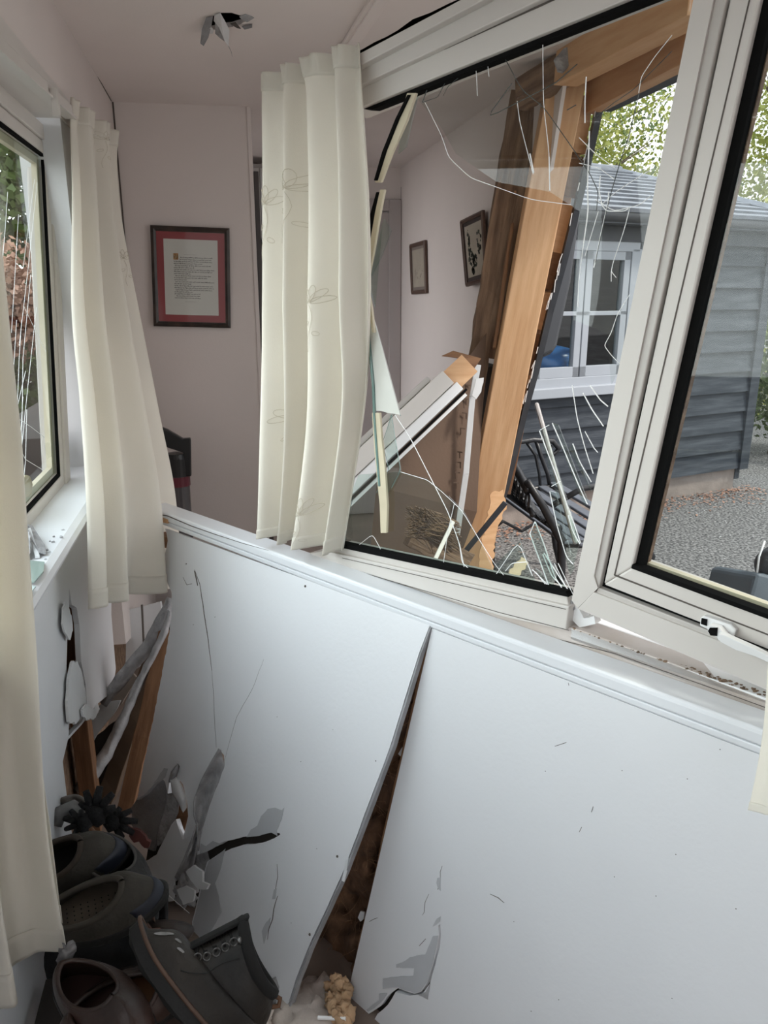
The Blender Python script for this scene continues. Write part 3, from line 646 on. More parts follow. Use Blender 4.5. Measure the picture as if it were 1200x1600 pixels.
backpiece('plaster_fragment', [(238,1290),(268,1276),(300,1310),(300,1400),(262,1400),(225,1362)], .025, dark, 'added dark backing behind the white flap, its shade put in as colour', 'plaster fragment')  # second dark backing, painted as the shade inside the torn corner
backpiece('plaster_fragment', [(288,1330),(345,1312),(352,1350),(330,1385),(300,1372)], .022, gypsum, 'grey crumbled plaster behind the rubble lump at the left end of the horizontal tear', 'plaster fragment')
backpiece('shade_backing', [(315,1296),(445,1286),(450,1318),(330,1350)], .016, dark, 'added dark sheet standing for shade in the horizontal tear of the left panel', 'shade backing')  # near-black sheet behind the slit, shade given as colour
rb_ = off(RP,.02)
tag(put('shade_backing', MB().slab(ons([(556,1600),(600,1560),(680,1430),(700,1440),(690,1520),(620,1640),(560,1660)], rb_), RP[1]*.008), dark), 'added dark sheet standing for shade in the tear at the foot of the right panel', 'shade backing')  # dark sheet added behind the tear to paint its shade
# white fallen flap piece near the shoes and the chunk of rubble
fp = (off(LP,-.012)[0], LP[1])
o = tag(put('plaster_fragment', MB().slab(rag(ons([(228,1345),(245,1335),(262,1300),(275,1280),(285,1312),(300,1305),(296,1330),(272,1372),(270,1408),(252,1408),(222,1392),(240,1372)], fp), .0012, .012, LP[1]), LP[1]*.006), WHB), 'pale chipped plaster piece lying between the shoes and the rubble lump', 'plaster fragment')
rl = root('rubble_lump', 'white and grey crumbly lump of plaster hanging at the torn corner beside the shoes', 'rubble', on(290, 1390, off(LP,-.01)))
mb = MB(); c_ = on(291, 1393, off(LP,-.012)); mb.blob(c_, .026, 16, .45, 2.6, (1,1,1.25)); put('core', mb, gypsum, rl, smooth=True)
put('chip', MB().slab(rag(ons([(290,1362),(302,1352),(316,1362),(316,1378),(326,1382),(322,1390),(310,1390),(298,1376)], off(LP,-.044)), .001, .01, LP[1]), LP[1]*.006), WHB, rl)
put('chip', MB().slab(rag(ons([(276,1390),(290,1384),(304,1392),(302,1408),(286,1414)], off(LP,-.050)), .0015, .01, LP[1]), LP[1]*.004), WHB, rl)
nl = MB().tube([on(222,1366,off(LP,-.05)), on(252,1389,off(LP,-.055)), on(296,1427,off(LP,-.05))], [.0016,.0011,.0005], 6)
tag(put('glass_sliver', nl, bead), 'thin bright glass sliver lying across the plaster beside the shoes', 'glass sliver')
# lower-left timber and plaster debris at the broken end
def stick(name, x0, y0, x1, y1, d0, d1, w_, h_, m, label, cat, jag=.003):
    o, _ = barobj(name, at(x0,y0,d0), at(x1,y1,d1), w_, h_, m, up=cF, jag=jag); return tag(o, label, cat)
def dep(x, y, pl, o=0): p = on(x, y, off(pl, o)); return (p-CAM).dot(cF)
dA = dep(262, 960, LP, .04); dB = dep(205, 1235, LP, .04)
stick('wall_stud', 262, 985, 196, 1268, dA+.03, dB+.05, .045, .04, pine2, 'brown timber stud exposed along the torn left edge of the wall panel', 'timber stud')
stick('wall_stud', 250, 1000, 165, 1250, dA+.10, dB+.12, .05, .04, mat('stud_pale', (.15,.10,.065), .8, .2, 6), 'second brown stud further back beside the grey plaster strips', 'timber stud')
def ribbon(name, pxw, depths, m, label, cat, th=.006, wob=.004):
    """torn strip through pixel centres (x,y,halfwidth) at given depths"""
    n = len(pxw)
    def fn(u, v):
        k = (n-1)*v; i = min(int(k), n-2); f = k-i
        x = pxw[i][0]*(1-f)+pxw[i+1][0]*f; y = pxw[i][1]*(1-f)+pxw[i+1][1]*f; w_ = pxw[i][2]*(1-f)+pxw[i+1][2]*f; d = depths[i]*(1-f)+depths[i+1]*f
        q = noise.noise(Vector((x*.05, y*.05, u*3)))
        return at(x + (u-.5)*2*w_*.8 + q*3, y + (u-.5)*2*w_*.6, d - .018*math.sin(u*math.pi) + wob*q)
    return tag(put(name, MB().grid(7, 40, fn), m, smooth=True, solid=th), label, cat)
ribbon('plaster_strip', [(268,936,5),(250,975,9),(232,1010,10),(205,1040,9),(182,1070,9),(160,1100,7)], [dA+.02,dA+.03,dA+.05,dA+.08,dA+.10,dA+.12], gypsum, 'upper ragged grey plaster strip curving down from the torn panel edge', 'plaster strip')
ribbon('plaster_strip', [(266,955,3),(258,985,4),(242,1020,5),(225,1052,5),(205,1095,6),(190,1130,7),(165,1180,9),(140,1215,10),(122,1238,9)], [dA+.0,dA+.01,dA+.02,dA+.03,dA+.03,dA+.03,dA+.02,dA,dA-.02], mat('strip_light', (.42,.42,.43), .9, .2, 25, .6, 60), 'long light grey plaster strip reaching down to the shoes', 'plaster strip')
tag(put('plaster_fragment', MB().slab(rag([at(x,y,dA+.12-(y-1100)*.0006) for x,y in [(100,1165),(132,1125),(160,1098),(188,1095),(176,1118),(150,1150),(125,1192),(108,1185)]], .002, .02, cF), cF*.01), WHB), 'broad flaked white plaster piece lying below the split in the left wall', 'plaster fragment')
tag(put('plaster_fragment', MB().slab(rag([at(x,y,dA+.16) for x,y in [(150,1120),(175,1075),(205,1050),(215,1060),(190,1100),(160,1130)]], .002, .02, cF), cF*.01), mat('brown_paper', (.30,.25,.21), .9, .15, 12)), 'brownish torn backing paper between the two grey plaster strips', 'plaster fragment')
tag(put('plaster_fragment', MB().slab(rag([at(x,y,dA-.02) for x,y in [(90,1190),(97,1205),(105,1242),(84,1246),(80,1215)]], .0015, .02, cF), cF*.006), WHB), 'narrow white plaster sliver standing beside the near left curtain', 'plaster fragment')
# the far end of the left wall: white boards and dark gap
tag(put('door_board', MB().slab(rag([at(x,y,2.86) for x,y in [(192,955),(250,940),(262,1010),(204,1052),(196,1045),(197,1000)]], .0015, .05, cF), cF*.02), WHB), 'white grooved board hanging behind the torn plaster below the far curtain', 'board')
mb = MB().slab([at(x,y,2.80) for x,y in [(220,945),(222,945),(226,1030),(224,1030)]], cF*.01); tag(put('board_groove', mb, seam), 'thin dark groove strip on the white board below the far curtain', 'groove')
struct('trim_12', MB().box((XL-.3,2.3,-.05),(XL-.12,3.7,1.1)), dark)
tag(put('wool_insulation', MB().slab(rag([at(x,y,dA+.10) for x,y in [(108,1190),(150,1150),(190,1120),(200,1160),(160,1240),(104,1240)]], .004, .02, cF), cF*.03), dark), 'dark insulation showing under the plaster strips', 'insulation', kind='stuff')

# gap between panels: mineral wool, stud, debris
IPb = off(RP, .07)
def wool(u, v):
    y = 1000 + v*560; xl = 668 - (v**1.0)*215; xr = 688 - v*108
    x = xl + (xr-xl)*(-.35+1.6*u)
    d = .045*noise.noise(Vector((u*3.2, v*11, 2))) + .02*noise.noise(Vector((u*9, v*34, 5)))
    return on(x, y, off(RP, .085+d - .02*v))
wo = tag(put('wool_insulation', MB().grid(26, 110, wool), insul, smooth=True, solid=.01), 'brown mineral wool filling the open gap between the two wall panels', 'insulation', kind='stuff')
fb = MB()
for i in range(420):
    u, v = random.random(), random.random(); p = wool(u, v) - RP[1]*.006; q = [p]; d = Vector((random.uniform(-1,1), random.uniform(-1,1), random.uniform(-1,.6))).normalized()*.012
    for k in range(4): d = (d + Vector((random.uniform(-1,1), random.uniform(-1,1), random.uniform(-1,1)))*.006); q.append(q[-1]+d)
    fb.tube(q, .0004, 3, False)
put('fibres', fb, mat('wool_fibre', (.26,.15,.08), .9), wo)
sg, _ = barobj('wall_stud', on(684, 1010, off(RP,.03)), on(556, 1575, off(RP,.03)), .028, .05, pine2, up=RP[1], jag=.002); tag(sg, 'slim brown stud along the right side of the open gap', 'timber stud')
for px, lab in (([(451,1325),(455,1335),(545,1290),(550,1300)], ''),): pass
tag(put('plaster_chip', MB().slab(ons([(534,1376),(540,1345),(545,1340),(541,1362),(537,1378)], off(LP,-.001)), LP[1]*.003), WHB), 'small splinter of white plaster sticking out at the middle of the gap edge', 'plaster chip')
tag(put('plaster_chip', MB().slab(rag(ons([(559,1434),(563,1424),(569,1426),(568,1436),(563,1440)], off(RP,.02)), .001, .01, RP[1]), RP[1]*.004), WHB), 'tiny white plaster chip stuck on the stud low in the gap', 'plaster chip')
tag(put('plaster_chip', MB().slab(rag(ons([(622,1178),(628,1168),(630,1176),(626,1182)], off(RP,.02)), .001, .01, RP[1]), RP[1]*.004), WHB), 'tiny white plaster chip stuck on the stud high in the gap', 'plaster chip')
# rubble at the foot of the gap
c1 = on(488, 1582, zp(.02)); mb = MB().blob(c1+Vector((0,0,-.0)), .075, 16, .3, 3, (1.0,1.0,.30)); tag(put('mortar_piece', mb, conc, smooth=True), 'sunlit pale mortar slab on the floor at the foot of the gap', 'rubble')
c2 = on(530, 1575, zp(.03)); mb = MB()
for i in range(60):
    t = i/60; mb.blob(c2 + Vector((random.uniform(-.022,.022), random.uniform(-.05,.05), random.uniform(-.02,.035))), random.uniform(.008,.014), 6, .4, 3)
tag(put('foam_lump', mb, cork, smooth=True), 'knobbly tan crumbly lump on the floor at the foot of the gap', 'rubble')
mb = MB().tube([on(497,1590,zp(.05)), on(540,1592,zp(.06))], .004, 8); tag(put('glass_sliver', mb, bead), 'bright glass sliver on the floor at the very bottom of the gap', 'glass sliver')
tag(put('plaster_fragment', MB().slab(rag([at(x,y,1.66) for x,y in [(410,1540),(430,1530),(445,1562),(452,1600),(460,1640),(400,1640),(398,1580)]], .002, .02, cF), cF*.01), greypap), 'grey torn plasterboard piece on the floor right of the boot', 'plaster fragment')
tag(put('mortar_piece', MB().blob(at(398,1602,1.6), .035, 12, .3), conc, smooth=True), 'pale rubble piece at the bottom edge under the boot heel', 'rubble')

# ================================================================= CURTAINS
def curtain(label, rows, nf, amp, phase=.0, seed=0, pleat=.09, sharp=1.0, hem=True, flowers=(), group=None, toward=None, pinch=1.0, thick=.0015, lean=0.0):
    """rows: list of (left px,y,depth),(right px,y,depth) from top to hem"""
    rws = [(at(*a), at(*b)) for a, b in rows]; n = len(rws)
    lens = [0]
    for i in range(1, n): lens.append(lens[-1] + ((rws[i][0]-rws[i-1][0]).length + (rws[i][1]-rws[i-1][1]).length)/2)
    tot = lens[-1]
    def row(v):
        s = v*tot
        for i in range(1, n):
            if s <= lens[i] or i == n-1:
                f = (s-lens[i-1])/(lens[i]-lens[i-1]); f = min(max(f, 0), 1)
                if n > 2:
                    i0, i3 = max(i-2, 0), min(i+1, n-1)
                    def cr(p0, p1, p2, p3):
                        return p1*0.5*2*1 if False else (p1 + (p2-p0)*.5*f + (p0*2-p1*5+p2*4-p3)*.5*f*f + (p1*3-p0-p2*3+p3)*.5*f*f*f)
                    return cr(rws[i0][0], rws[i-1][0], rws[i][0], rws[i3][0]), cr(rws[i0][1], rws[i-1][1], rws[i][1], rws[i3][1])
                return rws[i-1][0].lerp(rws[i][0], f), rws[i-1][1].lerp(rws[i][1], f)
    rnd = random.Random(seed); ph = [rnd.uniform(0, 6.28) for _ in range(6)]
    def S(u, v, o=0):
        l, r = row(v); d = (r-l); nn = d.cross(Vector((0,0,1))).normalized()
        if nn.dot(CAM-l) < 0: nn = -nn
        a = amp*(.45 + .55*min(1, v*2.2)) * min(1, d.length/.16)
        x = u + .035*math.sin(2*math.pi*u*2+ph[0]) + .03*v*math.sin(2*math.pi*u*1.3+ph[1])
        t = 2*math.pi*nf*x + phase + .5*math.sin(3*v+ph[2])*(.3+u)
        wv = math.sin(t) + .32*math.sin(2*t+ph[3]) + .22*math.sin(.5*t+ph[4]+v*2)
        wv = math.copysign(abs(wv)**sharp, wv)
        if v < pleat:
            k = 1-v/pleat; tt = 2*math.pi*nf*x*1.0+phase
            wv = wv*(1-k) + k*(1.2*math.tanh(3.0*math.sin(tt)) + .3*math.sin(3*tt))
            a = a*(1-.0*k)
        env = math.sin(math.pi*min(max(u,0.0),1.0))**.25 if 0 < u < 1 else 0
        p = l.lerp(r, u) + nn*(a*wv*(.35+.65*env)+o)
        pinchf = math.exp(-((v-pleat*1.05)/.02)**2)*.0
        p += Vector((0,0,1))*(-.006*math.cos(t))*(v**3)
        return p
    c = root('curtain', label, 'curtain', S(.5, 1), group=group)
    put('cloth', MB().grid(int(26*nf)+30, 90, lambda u, v: S(u, v)), cur, c, smooth=True, solid=thick)
    if hem:
        put('hem', MB().grid(int(26*nf)+30, 6, lambda u, v: S(u, .955+.0455*v, .0022)), cur, c, smooth=True, solid=thick*.8)
    put('header_tape', MB().grid(int(26*nf)+30, 8, lambda u, v: S(u, -.000+pleat*.62*v, .0022)), cur, c, smooth=True, solid=thick*.8)
    if flowers:
        for (fu, fv, fs, ang) in flowers:
            e = MB()
            l, r = row(fv); du = 1/max(.05, (r-l).length); dv = 1/tot
            def loop(cx, cy, ra, rb, rot, n=14, full=1.0):
                pts = []
                for i in range(n+1):
                    t = 2*math.pi*full*i/n; x = ra*math.cos(t); y = rb*math.sin(t)
                    X_ = cx + x*math.cos(rot)-y*math.sin(rot); Y_ = cy + x*math.sin(rot)+y*math.cos(rot)
                    pts.append(S(min(.99,max(.01,fu+X_*du)), min(.995, fv+Y_*dv), .0028))
                return pts
            for k in range(5):
                th = ang + math.radians(-70+35*k); cx = fs*.9*math.sin(th); cy = -fs*.9*math.cos(th)
                e.tube(loop(cx, cy, fs*.85, fs*.34, th-math.pi/2), .0006, 4, False)
            e.tube([S(min(.99,max(.01,fu+math.sin(i*.8)*fs*.3*du)), min(.995, fv+(fs*.3+i*fs*.7)*dv), .0028) for i in range(8)], .0005, 4, False)
            e.tube(loop(fs*.6, fs*3.4, fs*.35, fs*.2, .6), .0005, 4, False); e.tube(loop(-fs*.4, fs*2.2, fs*.35, fs*.2, -.6), .0005, 4, False)
            put('embroidery', e, emb, c)
    return c
# middle curtain (right-hand window), far-left curtain, near-left curtain, scrap at lower right
curtain('cream embroidered curtain hanging at the broken window in the middle of the photo', [((414,117,1.66),(557,66,1.37)), ((418,300,1.70),(568,290,1.43)), ((420,520,1.75),(567,480,1.51)), ((414,700,1.80),(562,640,1.60)), ((412,836,1.88),(528,866,1.72))], 3.6, .032, .4, 3, .085,
        flowers=((.36,.235,.020,.1),(.06,.26,.020,0),(.62,.46,.020,.2),(.22,.68,.020,-.2),(.62,.90,.020,0)))
curtain('cream curtain pulled aslant at the far end of the left window', [((106,152,2.10),(180,205,2.50)), ((110,300,2.03),(186,330,2.45)), ((108,480,1.92),(208,480,2.40)), ((120,620,1.84),(238,640,2.38)), ((130,780,1.74),(264,770,2.34)), ((134,948,1.74),(276,915,2.34))], 3.0, .030, 1.2, 5, .09,
        flowers=((.66,.06,.018,0),(.95,.32,.018,0)))
curtain('cream curtain close to the camera at the left edge, hanging below the sill', [((-150,-420,.80),(-60,-420,.86)), ((-120,300,.84),(-12,420,.96)), ((-100,700,.92),(8,745,1.08)), ((-100,1000,1.00),(44,1010,1.16)), ((-120,1300,1.06),(82,1290,1.22)), ((-90,1640,1.10),(103,1446,1.28))], 2.3, .030, 2.1, 8, .05, flowers=())
curtain('cream curtain corner just entering the photo at the lower right, over the sill', [((1222,700,.86),(1420,760,.72)), ((1206,950,.88),(1410,1000,.74)), ((1193,1140,.90),(1400,1160,.76)), ((1171,1258,.92),(1400,1300,.80))], 2.0, .018, .2, 11, .05)

# ================================================================= WALL HANGINGS
def lerp2(q, u, v): return q[0].lerp(q[1], u).lerp(q[3].lerp(q[2], u), v)
def framed(label, px, pl, nrm, fw, mats, mw, group=None, drawing=None, depth=.018):
    q = ons(px, pl); nrm = Vector(nrm)
    r = root('picture_frame', label, 'picture', sum(q, Vector())/4, group=group)
    W = (q[1]-q[0]).length; H = (q[3]-q[0]).length
    def inset(d, o): u = d/W; v = d/H; return [lerp2(q, u, v)+nrm*o, lerp2(q, 1-u, v)+nrm*o, lerp2(q, 1-u, 1-v)+nrm*o, lerp2(q, u, 1-v)+nrm*o]
    put('moulding', MB().ring(inset(0, depth*.7), inset(fw*.55, depth), -nrm*depth*.6).ring(inset(fw*.45, depth*.9), inset(fw, depth*.55), -nrm*depth*.4), mats[0], r)
    put('backing', MB().slab(inset(.002, 0), nrm*.002), mats[0], r)
    put('mount', MB().slab(inset(fw*.9, .003), nrm*.003), mats[1], r)
    put('paper', MB().slab(inset(fw+mw, .006), nrm*.0015), mats[2], r)
    if drawing: drawing(r, q, nrm, fw+mw, inset)
    put('glazing', MB().slab(inset(fw*.9, .0100), nrm*.001), rglass, r)
    return r
def poem(r, q, nrm, d, inset):
    p = inset(d, .0078); rnd = random.Random(3)
    def P(u, v): return lerp2(p, u, v)
    wds = [(.30,.88),(.29,.88),(.18,.86),(.18,.70),(.20,.88),(.18,.54),(.18,.92),(.18,.86),(.18,.47),(.20,.84),(.18,.78),(.18,.36),(.20,.88),(.18,.44),(.18,.90),(.18,.92),(.20,.86),(.18,.52),(.18,.66),(.22,.66),(.18,.64)]
    mb = MB()
    for i, (u0, u1) in enumerate(wds):
        v = .235 + i*.0268; u = u0
        while u < u1:
            wl_ = rnd.uniform(.02, .07); n = max(3, int(wl_/.008)); pts = []
            for k in range(n*2+1):
                pts.append(P(u+wl_*k/(n*2), v + (.0085 if k % 2 else -.0015)*rnd.uniform(.5,1.2) - (.007 if rnd.random() < .12 else 0)))
            mb.tube(pts, .00085, 3, False); u += wl_+.014
    for v, u0, u1 in ((.195,.37,.60),(.82,.38,.56)):
        u = u0
        while u < u1: mb.tube([P(u, v), P(u+.012, v+.004)], .0004, 3, False); u += .022
    put('handwriting', mb, ink, r)
    put('initial', MB().slab([P(.175,.185), P(.265,.185), P(.265,.268), P(.175,.268)], nrm*.0006), gold, r)
    put('initial_letter', MB().tube([P(.19,.205)+nrm*.001, P(.215,.24)+nrm*.001, P(.24,.20)+nrm*.001], .0012, 4).tube([P(.20,.255)+nrm*.001, P(.245,.225)+nrm*.001], .0010, 4), mat('initial_pale', (.5,.4,.25), .6), r)
framed('black framed page of handwriting with red mount on the end wall', [(235,352),(358.5,357),(360.5,512.5),(240.5,509.5)], yp(YE-.024), (0,-1,0), .022, (fblack, mount, paper), .030, drawing=poem)
def sketch1(r, q, nrm, d, inset):
    p = inset(d, .0078); mb = MB(); rnd = random.Random(5)
    def P(u, v): return lerp2(p, u, v)
    for cx, cy, rx, ry in ((.2,.32,.06,.25),(.3,.62,.16,.16),(.5,.7,.14,.12),(.8,.36,.14,.24),(.35,.9,.07,.09)):
        for i in range(26):
            a = rnd.random()*6.28; k = rnd.random()**.5; u = cx+rx*k*math.cos(a); v = cy+ry*k*math.sin(a); s = rnd.uniform(.02,.06)
            mb.slab([P(min(.97,max(.03,u+s*math.cos(t+i))), min(.97,max(.03,v+s*.8*math.sin(t+i)))) for t in (0,1.6,3.1,4.6)], nrm*.0004)
    put('sketch', mb, mat('dark_green_ink', (.04,.05,.04), .9), r)
def sketch2(r, q, nrm, d, inset):
    p = inset(d, .0078); mb = MB(); rnd = random.Random(6)
    def P(u, v): return lerp2(p, u, v)
    for i in range(22):
        u = rnd.uniform(.2,.8); v = rnd.uniform(.5,.8); mb.tube([P(u,v), P(u+rnd.uniform(-.1,.1), v+rnd.uniform(-.1,.05))], .0008, 3, False)
    put('sketch', mb, mat('faint_ink', (.25,.20,.19), .9), r)
q1 = framed('brown framed dark-green drawing hanging askew beside the timber post', [(723,345),(758,328),(764,439),(732,448)], xp(XR-.02), (-1,0,0), .018, (fbrown, mountb, paper2), .020, drawing=sketch1)
q2 = framed('narrow brown framed faded picture further back on the right-hand wall', [(643,382),(667,375),(669,458),(646,460)], xp(XR-.004), (-1,0,0), .022, (fbrown, mat('faded_mount', (.22,.18,.16), .8), paper2), .018, drawing=sketch2)

# ceiling hole debris
ch = root('torn_ceiling_paper', 'torn flaps of paper and plaster dangling from the hole in the ceiling', 'torn ceiling', on(350, 35, CP))
cpl = zp(ZC-.004)
def cfl(px, dz, m):
    pts = ons(px, cpl); n = len(pts); q = [p - T*dz[i] for i, p in enumerate(pts)]
    cen = sum(q, Vector())/n; mb_ = MB(); mb_.add(q+[cen], [(i, (i+1) % n, n) for i in range(n)]); put('flap', mb_, m, ch, solid=.002)
cfl([(322,28),(333,26),(330,34),(325,46),(317,54),(312,50),(315,40)], [0,0,.01,.02,.03,.03,.01], greypap)
cfl([(335,24),(344,20),(350,30),(358,40),(356,52),(350,46),(342,36),(334,32)], [0,0,0,.01,.035,.03,.01,0], WHB)
cfl([(324,38),(330,35),(334,40),(332,45),(326,45)], [.012]*5, WHB)
cfl([(336,34),(344,38),(352,46),(350,50),(344,48),(336,46)], [0,.004,.02,.024,.02,.01], gypsum)
cfl([(343,20),(360,19),(376,26),(372,32),(358,36),(350,34)], [-.035]*6, greypap)
cfl([(374,26),(384,24),(397,28),(386,32),(378,30)], [0,-.003,.0,.004,.0], gypsum)
cfl([(360,37),(368,35),(376,41),(370,41)], [0,.0,.006,.004], seam)
cfl([(378,41),(394,38),(394,41),(382,44)], [.001,.0,.003,.003], greypap)
mb = MB().tube([p-T*dz for p, dz in zip(ons([(352,46),(356,54),(360,60),(362,66)], cpl), (.02,.03,.035,.04))], [.0016,.0012,.0008,.0004], 5); put('thread', mb, gypsum, ch)
mb = MB().tube(ons([(55,-40),(95,18),(125,72),(150,115),(174,158)], (Vector((XL+.001,0,0)), Vector((1,0,0)))), .0016, 5); struct('trim_13', mb, seam)
mb = MB().slab(rag([at(x,y,2.0) for x,y in [(600,72),(620,55),(655,45),(668,30),(680,24),(720,2),(722,8),(668,42),(640,62),(610,76)]], .003, .02, cF), cF*.01); tag(put('plaster_fragment', mb, gypsum), 'ragged grey plaster edge above the head of the broken window', 'plaster fragment')

# ================================================================= TIMBERS IN THE BREACH
def px_at(px, py, X_): return on(px, py, xp(X_))
pt = at(885, 120, 2.62); pb = at(735, 905, 3.20)
pt2 = pt + (pt-pb)*.02
po = root('timber_post', 'tall sunlit pine post leaning at the edge of the smashed wall', 'timber post', pb)
post, PM = barobj('post', pb + (pb-pt)*.04, pt, .126, .10, pine, up=cF, parent=po, bevel=.004)
for (x, y, r_) in ((841,240,.009),(854,273,.006),(812,460,.010),(793,484,.008),(817,468,.006),(784,612,.008),(752,732,.007),(729,832,.013),(805,300,.005),(770,770,.005),(788,680,.006),(836,338,.003),(710,868,.010)):
    f = (Vector((x,y,0))-Vector((872,118,0))).length/802; dd = 2.62+(3.20-2.62)*f-.052
    k = MB(); 
    k.grid(12, 4, lambda u, v: Vector((L_*0,0,0)) if False else at(x,y,dd) + (cR*math.cos(2*math.pi*u)*.8 + cU*math.sin(2*math.pi*u)*1.2)*r_*v - cF*.0012*(1-v), closed=True); put('knot', k, knot, po)
# darker old post face behind on the left
ob, _ = barobj('old_timber', at(758, 560, 3.02), at(826, 150, 2.78), .13, .05, oldw, up=cF, jag=.01); tag(ob, 'dark weathered timber behind the left side of the pine post', 'old timber')
ob, _ = barobj('old_timber', at(715, 860, 3.22), at(757, 520, 3.06), .05, .05, oldw, up=cF, jag=.008); tag(ob, 'dark narrow timber behind the foot of the pine post', 'old timber')
ob, _ = barobj('old_timber', at(772, 545, 2.93), at(800, 350, 2.84), .012, .03, pine2, up=cF, jag=.003); tag(ob, 'thin brown lath along the left edge of the pine post', 'lath')
# right edge offcuts (stacked pine blocks) and dark painted cladding edge
blocks = [((918,150),(905,240)),((904,245),(893,310)),((890,322),(872,395)),((870,395),(858,452)),((855,456),(843,514)),((842,522),(833,580)),((830,585),(815,640)),((812,648),(798,700)),((796,705),(782,762))]
for i, (a_, b_) in enumerate(blocks):
    f0 = (a_[1]-118)/790; f1 = (b_[1]-118)/790
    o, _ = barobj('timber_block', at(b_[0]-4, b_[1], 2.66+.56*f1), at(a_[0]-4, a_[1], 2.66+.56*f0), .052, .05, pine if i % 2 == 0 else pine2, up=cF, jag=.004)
    tag(o, 'split pine block right of the post, %s' % ['first from the top','second from the top','third from the top','fourth from the top','in the middle of the row','fourth from the bottom','third from the bottom','second from the bottom','lowest of the row'][i], 'timber block', 'packing blocks along the post')
ob, _ = barobj('timber_lath', at(783,770,3.16), at(909,150,2.74), .075, .02, pine2, up=cF, jag=.002); tag(ob, 'continuous brown lath behind the split blocks along the right of the post', 'lath')
cl = root('cladding_edge', 'narrow slate-grey cladding edge running down the outside of the pine post', 'cladding', at(760,860,3.2))
pts = [(938,160,2.66),(922,235,2.70),(900,330,2.76),(880,410,2.82),(858,490,2.88),(838,575,2.94),(820,640,2.99),(803,710,3.04),(790,762,3.08),(766,835,3.14),(735,880,3.18)]
mb = MB()
for i in range(len(pts)-1): mb.beam(at(*pts[i]), at(*pts[i+1]), .022, .05, cF)
put('trim_board', mb, slate, cl)
for i in range(34):
    f = random.random(); k = f*(len(pts)-2); j = int(k); g_ = k-j; x = pts[j][0]*(1-g_)+pts[j+1][0]*g_-random.uniform(4,7); y = pts[j][1]*(1-g_)+pts[j+1][1]*g_; d_ = pts[j][2]*(1-g_)+pts[j+1][2]*g_
    put('splinter', MB().beam(at(x,y,d_-.03), at(x-random.uniform(2,5), y+random.uniform(8,20), d_-.03), .0025, .003, cF), WHB, cl)
# header beams
hb_, _ = barobj('header_beam', at(885, 108, 2.52), at(1100, -10, 1.86), .10, .085, pine, up=Vector((1,0,0)), jag=.002); tag(hb_, 'upper pine header beam running from the post towards the camera', 'timber beam')
hb_, _ = barobj('header_beam', at(925, 150, 2.66), at(1110, 48, 2.02), .115, .05, mat('pine_dark', (.50,.27,.14), .6, vscale=5, col2=(.60,.36,.20), stretch=(1,9,9)), up=Vector((1,0,0)), jag=.002); tag(hb_, 'wide lower pine header board above the view of the trees', 'timber beam')
hb_, _ = barobj('fascia_edge', at(945, 172, 2.72), at(1075, 112, 2.25), .012, .05, slate, up=Vector((1,0,0)), jag=.002); tag(hb_, 'thin grey painted edge under the lower header board', 'fascia')
tag(put('plaster_fragment', MB().slab(rag([at(x,y,2.42) for x,y in [(866,92),(880,76),(900,66),(918,52),(940,38),(946,46),(925,62),(905,76),(893,96),(880,112),(872,110)]], .002, .02, cF), cF*.01), gypsum), 'grey crumbling plaster at the joint of post and header beam', 'plaster fragment')
ob, _ = barobj('old_timber', at(812,150,2.66), at(895,100,2.5), .10, .05, oldw, up=cF, jag=.006); tag(ob, 'dark weathered block at the top left corner of the pine post', 'old timber')

# broken white upvc section with timber core, brown boards, white batten
bu = root('broken_frame_section', 'snapped white window frame section with exposed timber core lying at a slant', 'frame section', at(620,660,2.6))
A0 = at(712, 590, 2.50); B0 = at(500, 790, 2.36)
dirv = (B0-A0).normalized(); up_ = (cU*.75+cR*-.55); sd_ = dirv.cross(up_).normalized(); up_ = sd_.cross(dirv).normalized()
def secbox(o1, o2, d1, d2, a0=0, b0=1):
    a = A0.lerp(B0, a0); b = A0.lerp(B0, b0); m = MB()
    vs_ = [p + up_*o + sd_*d for p in (a, b) for (o, d) in ((o1,d1),(o2,d1),(o2,d2),(o1,d2))]
    return m.add(vs_, [(0,1,2,3),(7,6,5,4),(0,4,5,1),(1,5,6,2),(2,6,7,3),(3,7,4,0)])
s_ = 1 if sd_.dot(cF) > 0 else -1
put('profile', secbox(-.010,.045, -.035*s_, .03*s_, .05), upvc, bu, bevel=.003)
put('profile', secbox(-.045,-.012, -.028*s_, .03*s_, .03), whitem, bu, bevel=.003)
put('profile', secbox(.047,.066, -.015*s_, .03*s_, .12), upvc2, bu, bevel=.003)
put('gasket', secbox(-.056,-.048, -.030*s_, .02*s_, .02), gasket, bu)
put('profile', secbox(-.068,-.058, -.026*s_, .02*s_, .04), whitem, bu)
put('timber_core', secbox(-.035,.040, -.02*s_, .028*s_, -.10, .06), pine, bu)
tag(put('wall_flap', MB().slab([at(x,y,2.62) for x,y in [(690,556),(708,548),(752,560),(735,585),(720,560)]], cF*.006), pine2), 'curled brown paper tab above the end of the snapped frame section', 'paper tab')
bb = root('brown_board', 'large brown insulation board standing behind the broken glass', 'insulation board', at(680,800,2.9))
put('sheet', MB().slab([at(x,y,d) for x,y,d in [(610,722,2.76),(760,520,2.92),(745,800,3.0),(700,920,3.05),(575,900,2.86),(588,760,2.76)]], cF*.02), card, bb)
for i, y in enumerate([600,622,644,668,705,721,737,753]):
    x = 727-(y-600)*.12; dd = 2.80
    put('printed_letter', MB().slab([at(x,y,dd+.10), at(x+8,y+1,dd+.105), at(x+8,y+3,dd+.105), at(x,y+2,dd+.10)], -cF*.002).slab([at(x+(i%3)*3,y+2,dd+.10), at(x+(i%3)*3+1.6,y+2,dd+.10), at(x+(i%3)*3+1.6,y+11,dd+.106), at(x+(i%3)*3,y+11,dd+.106)], -cF*.002), cardink, bb)
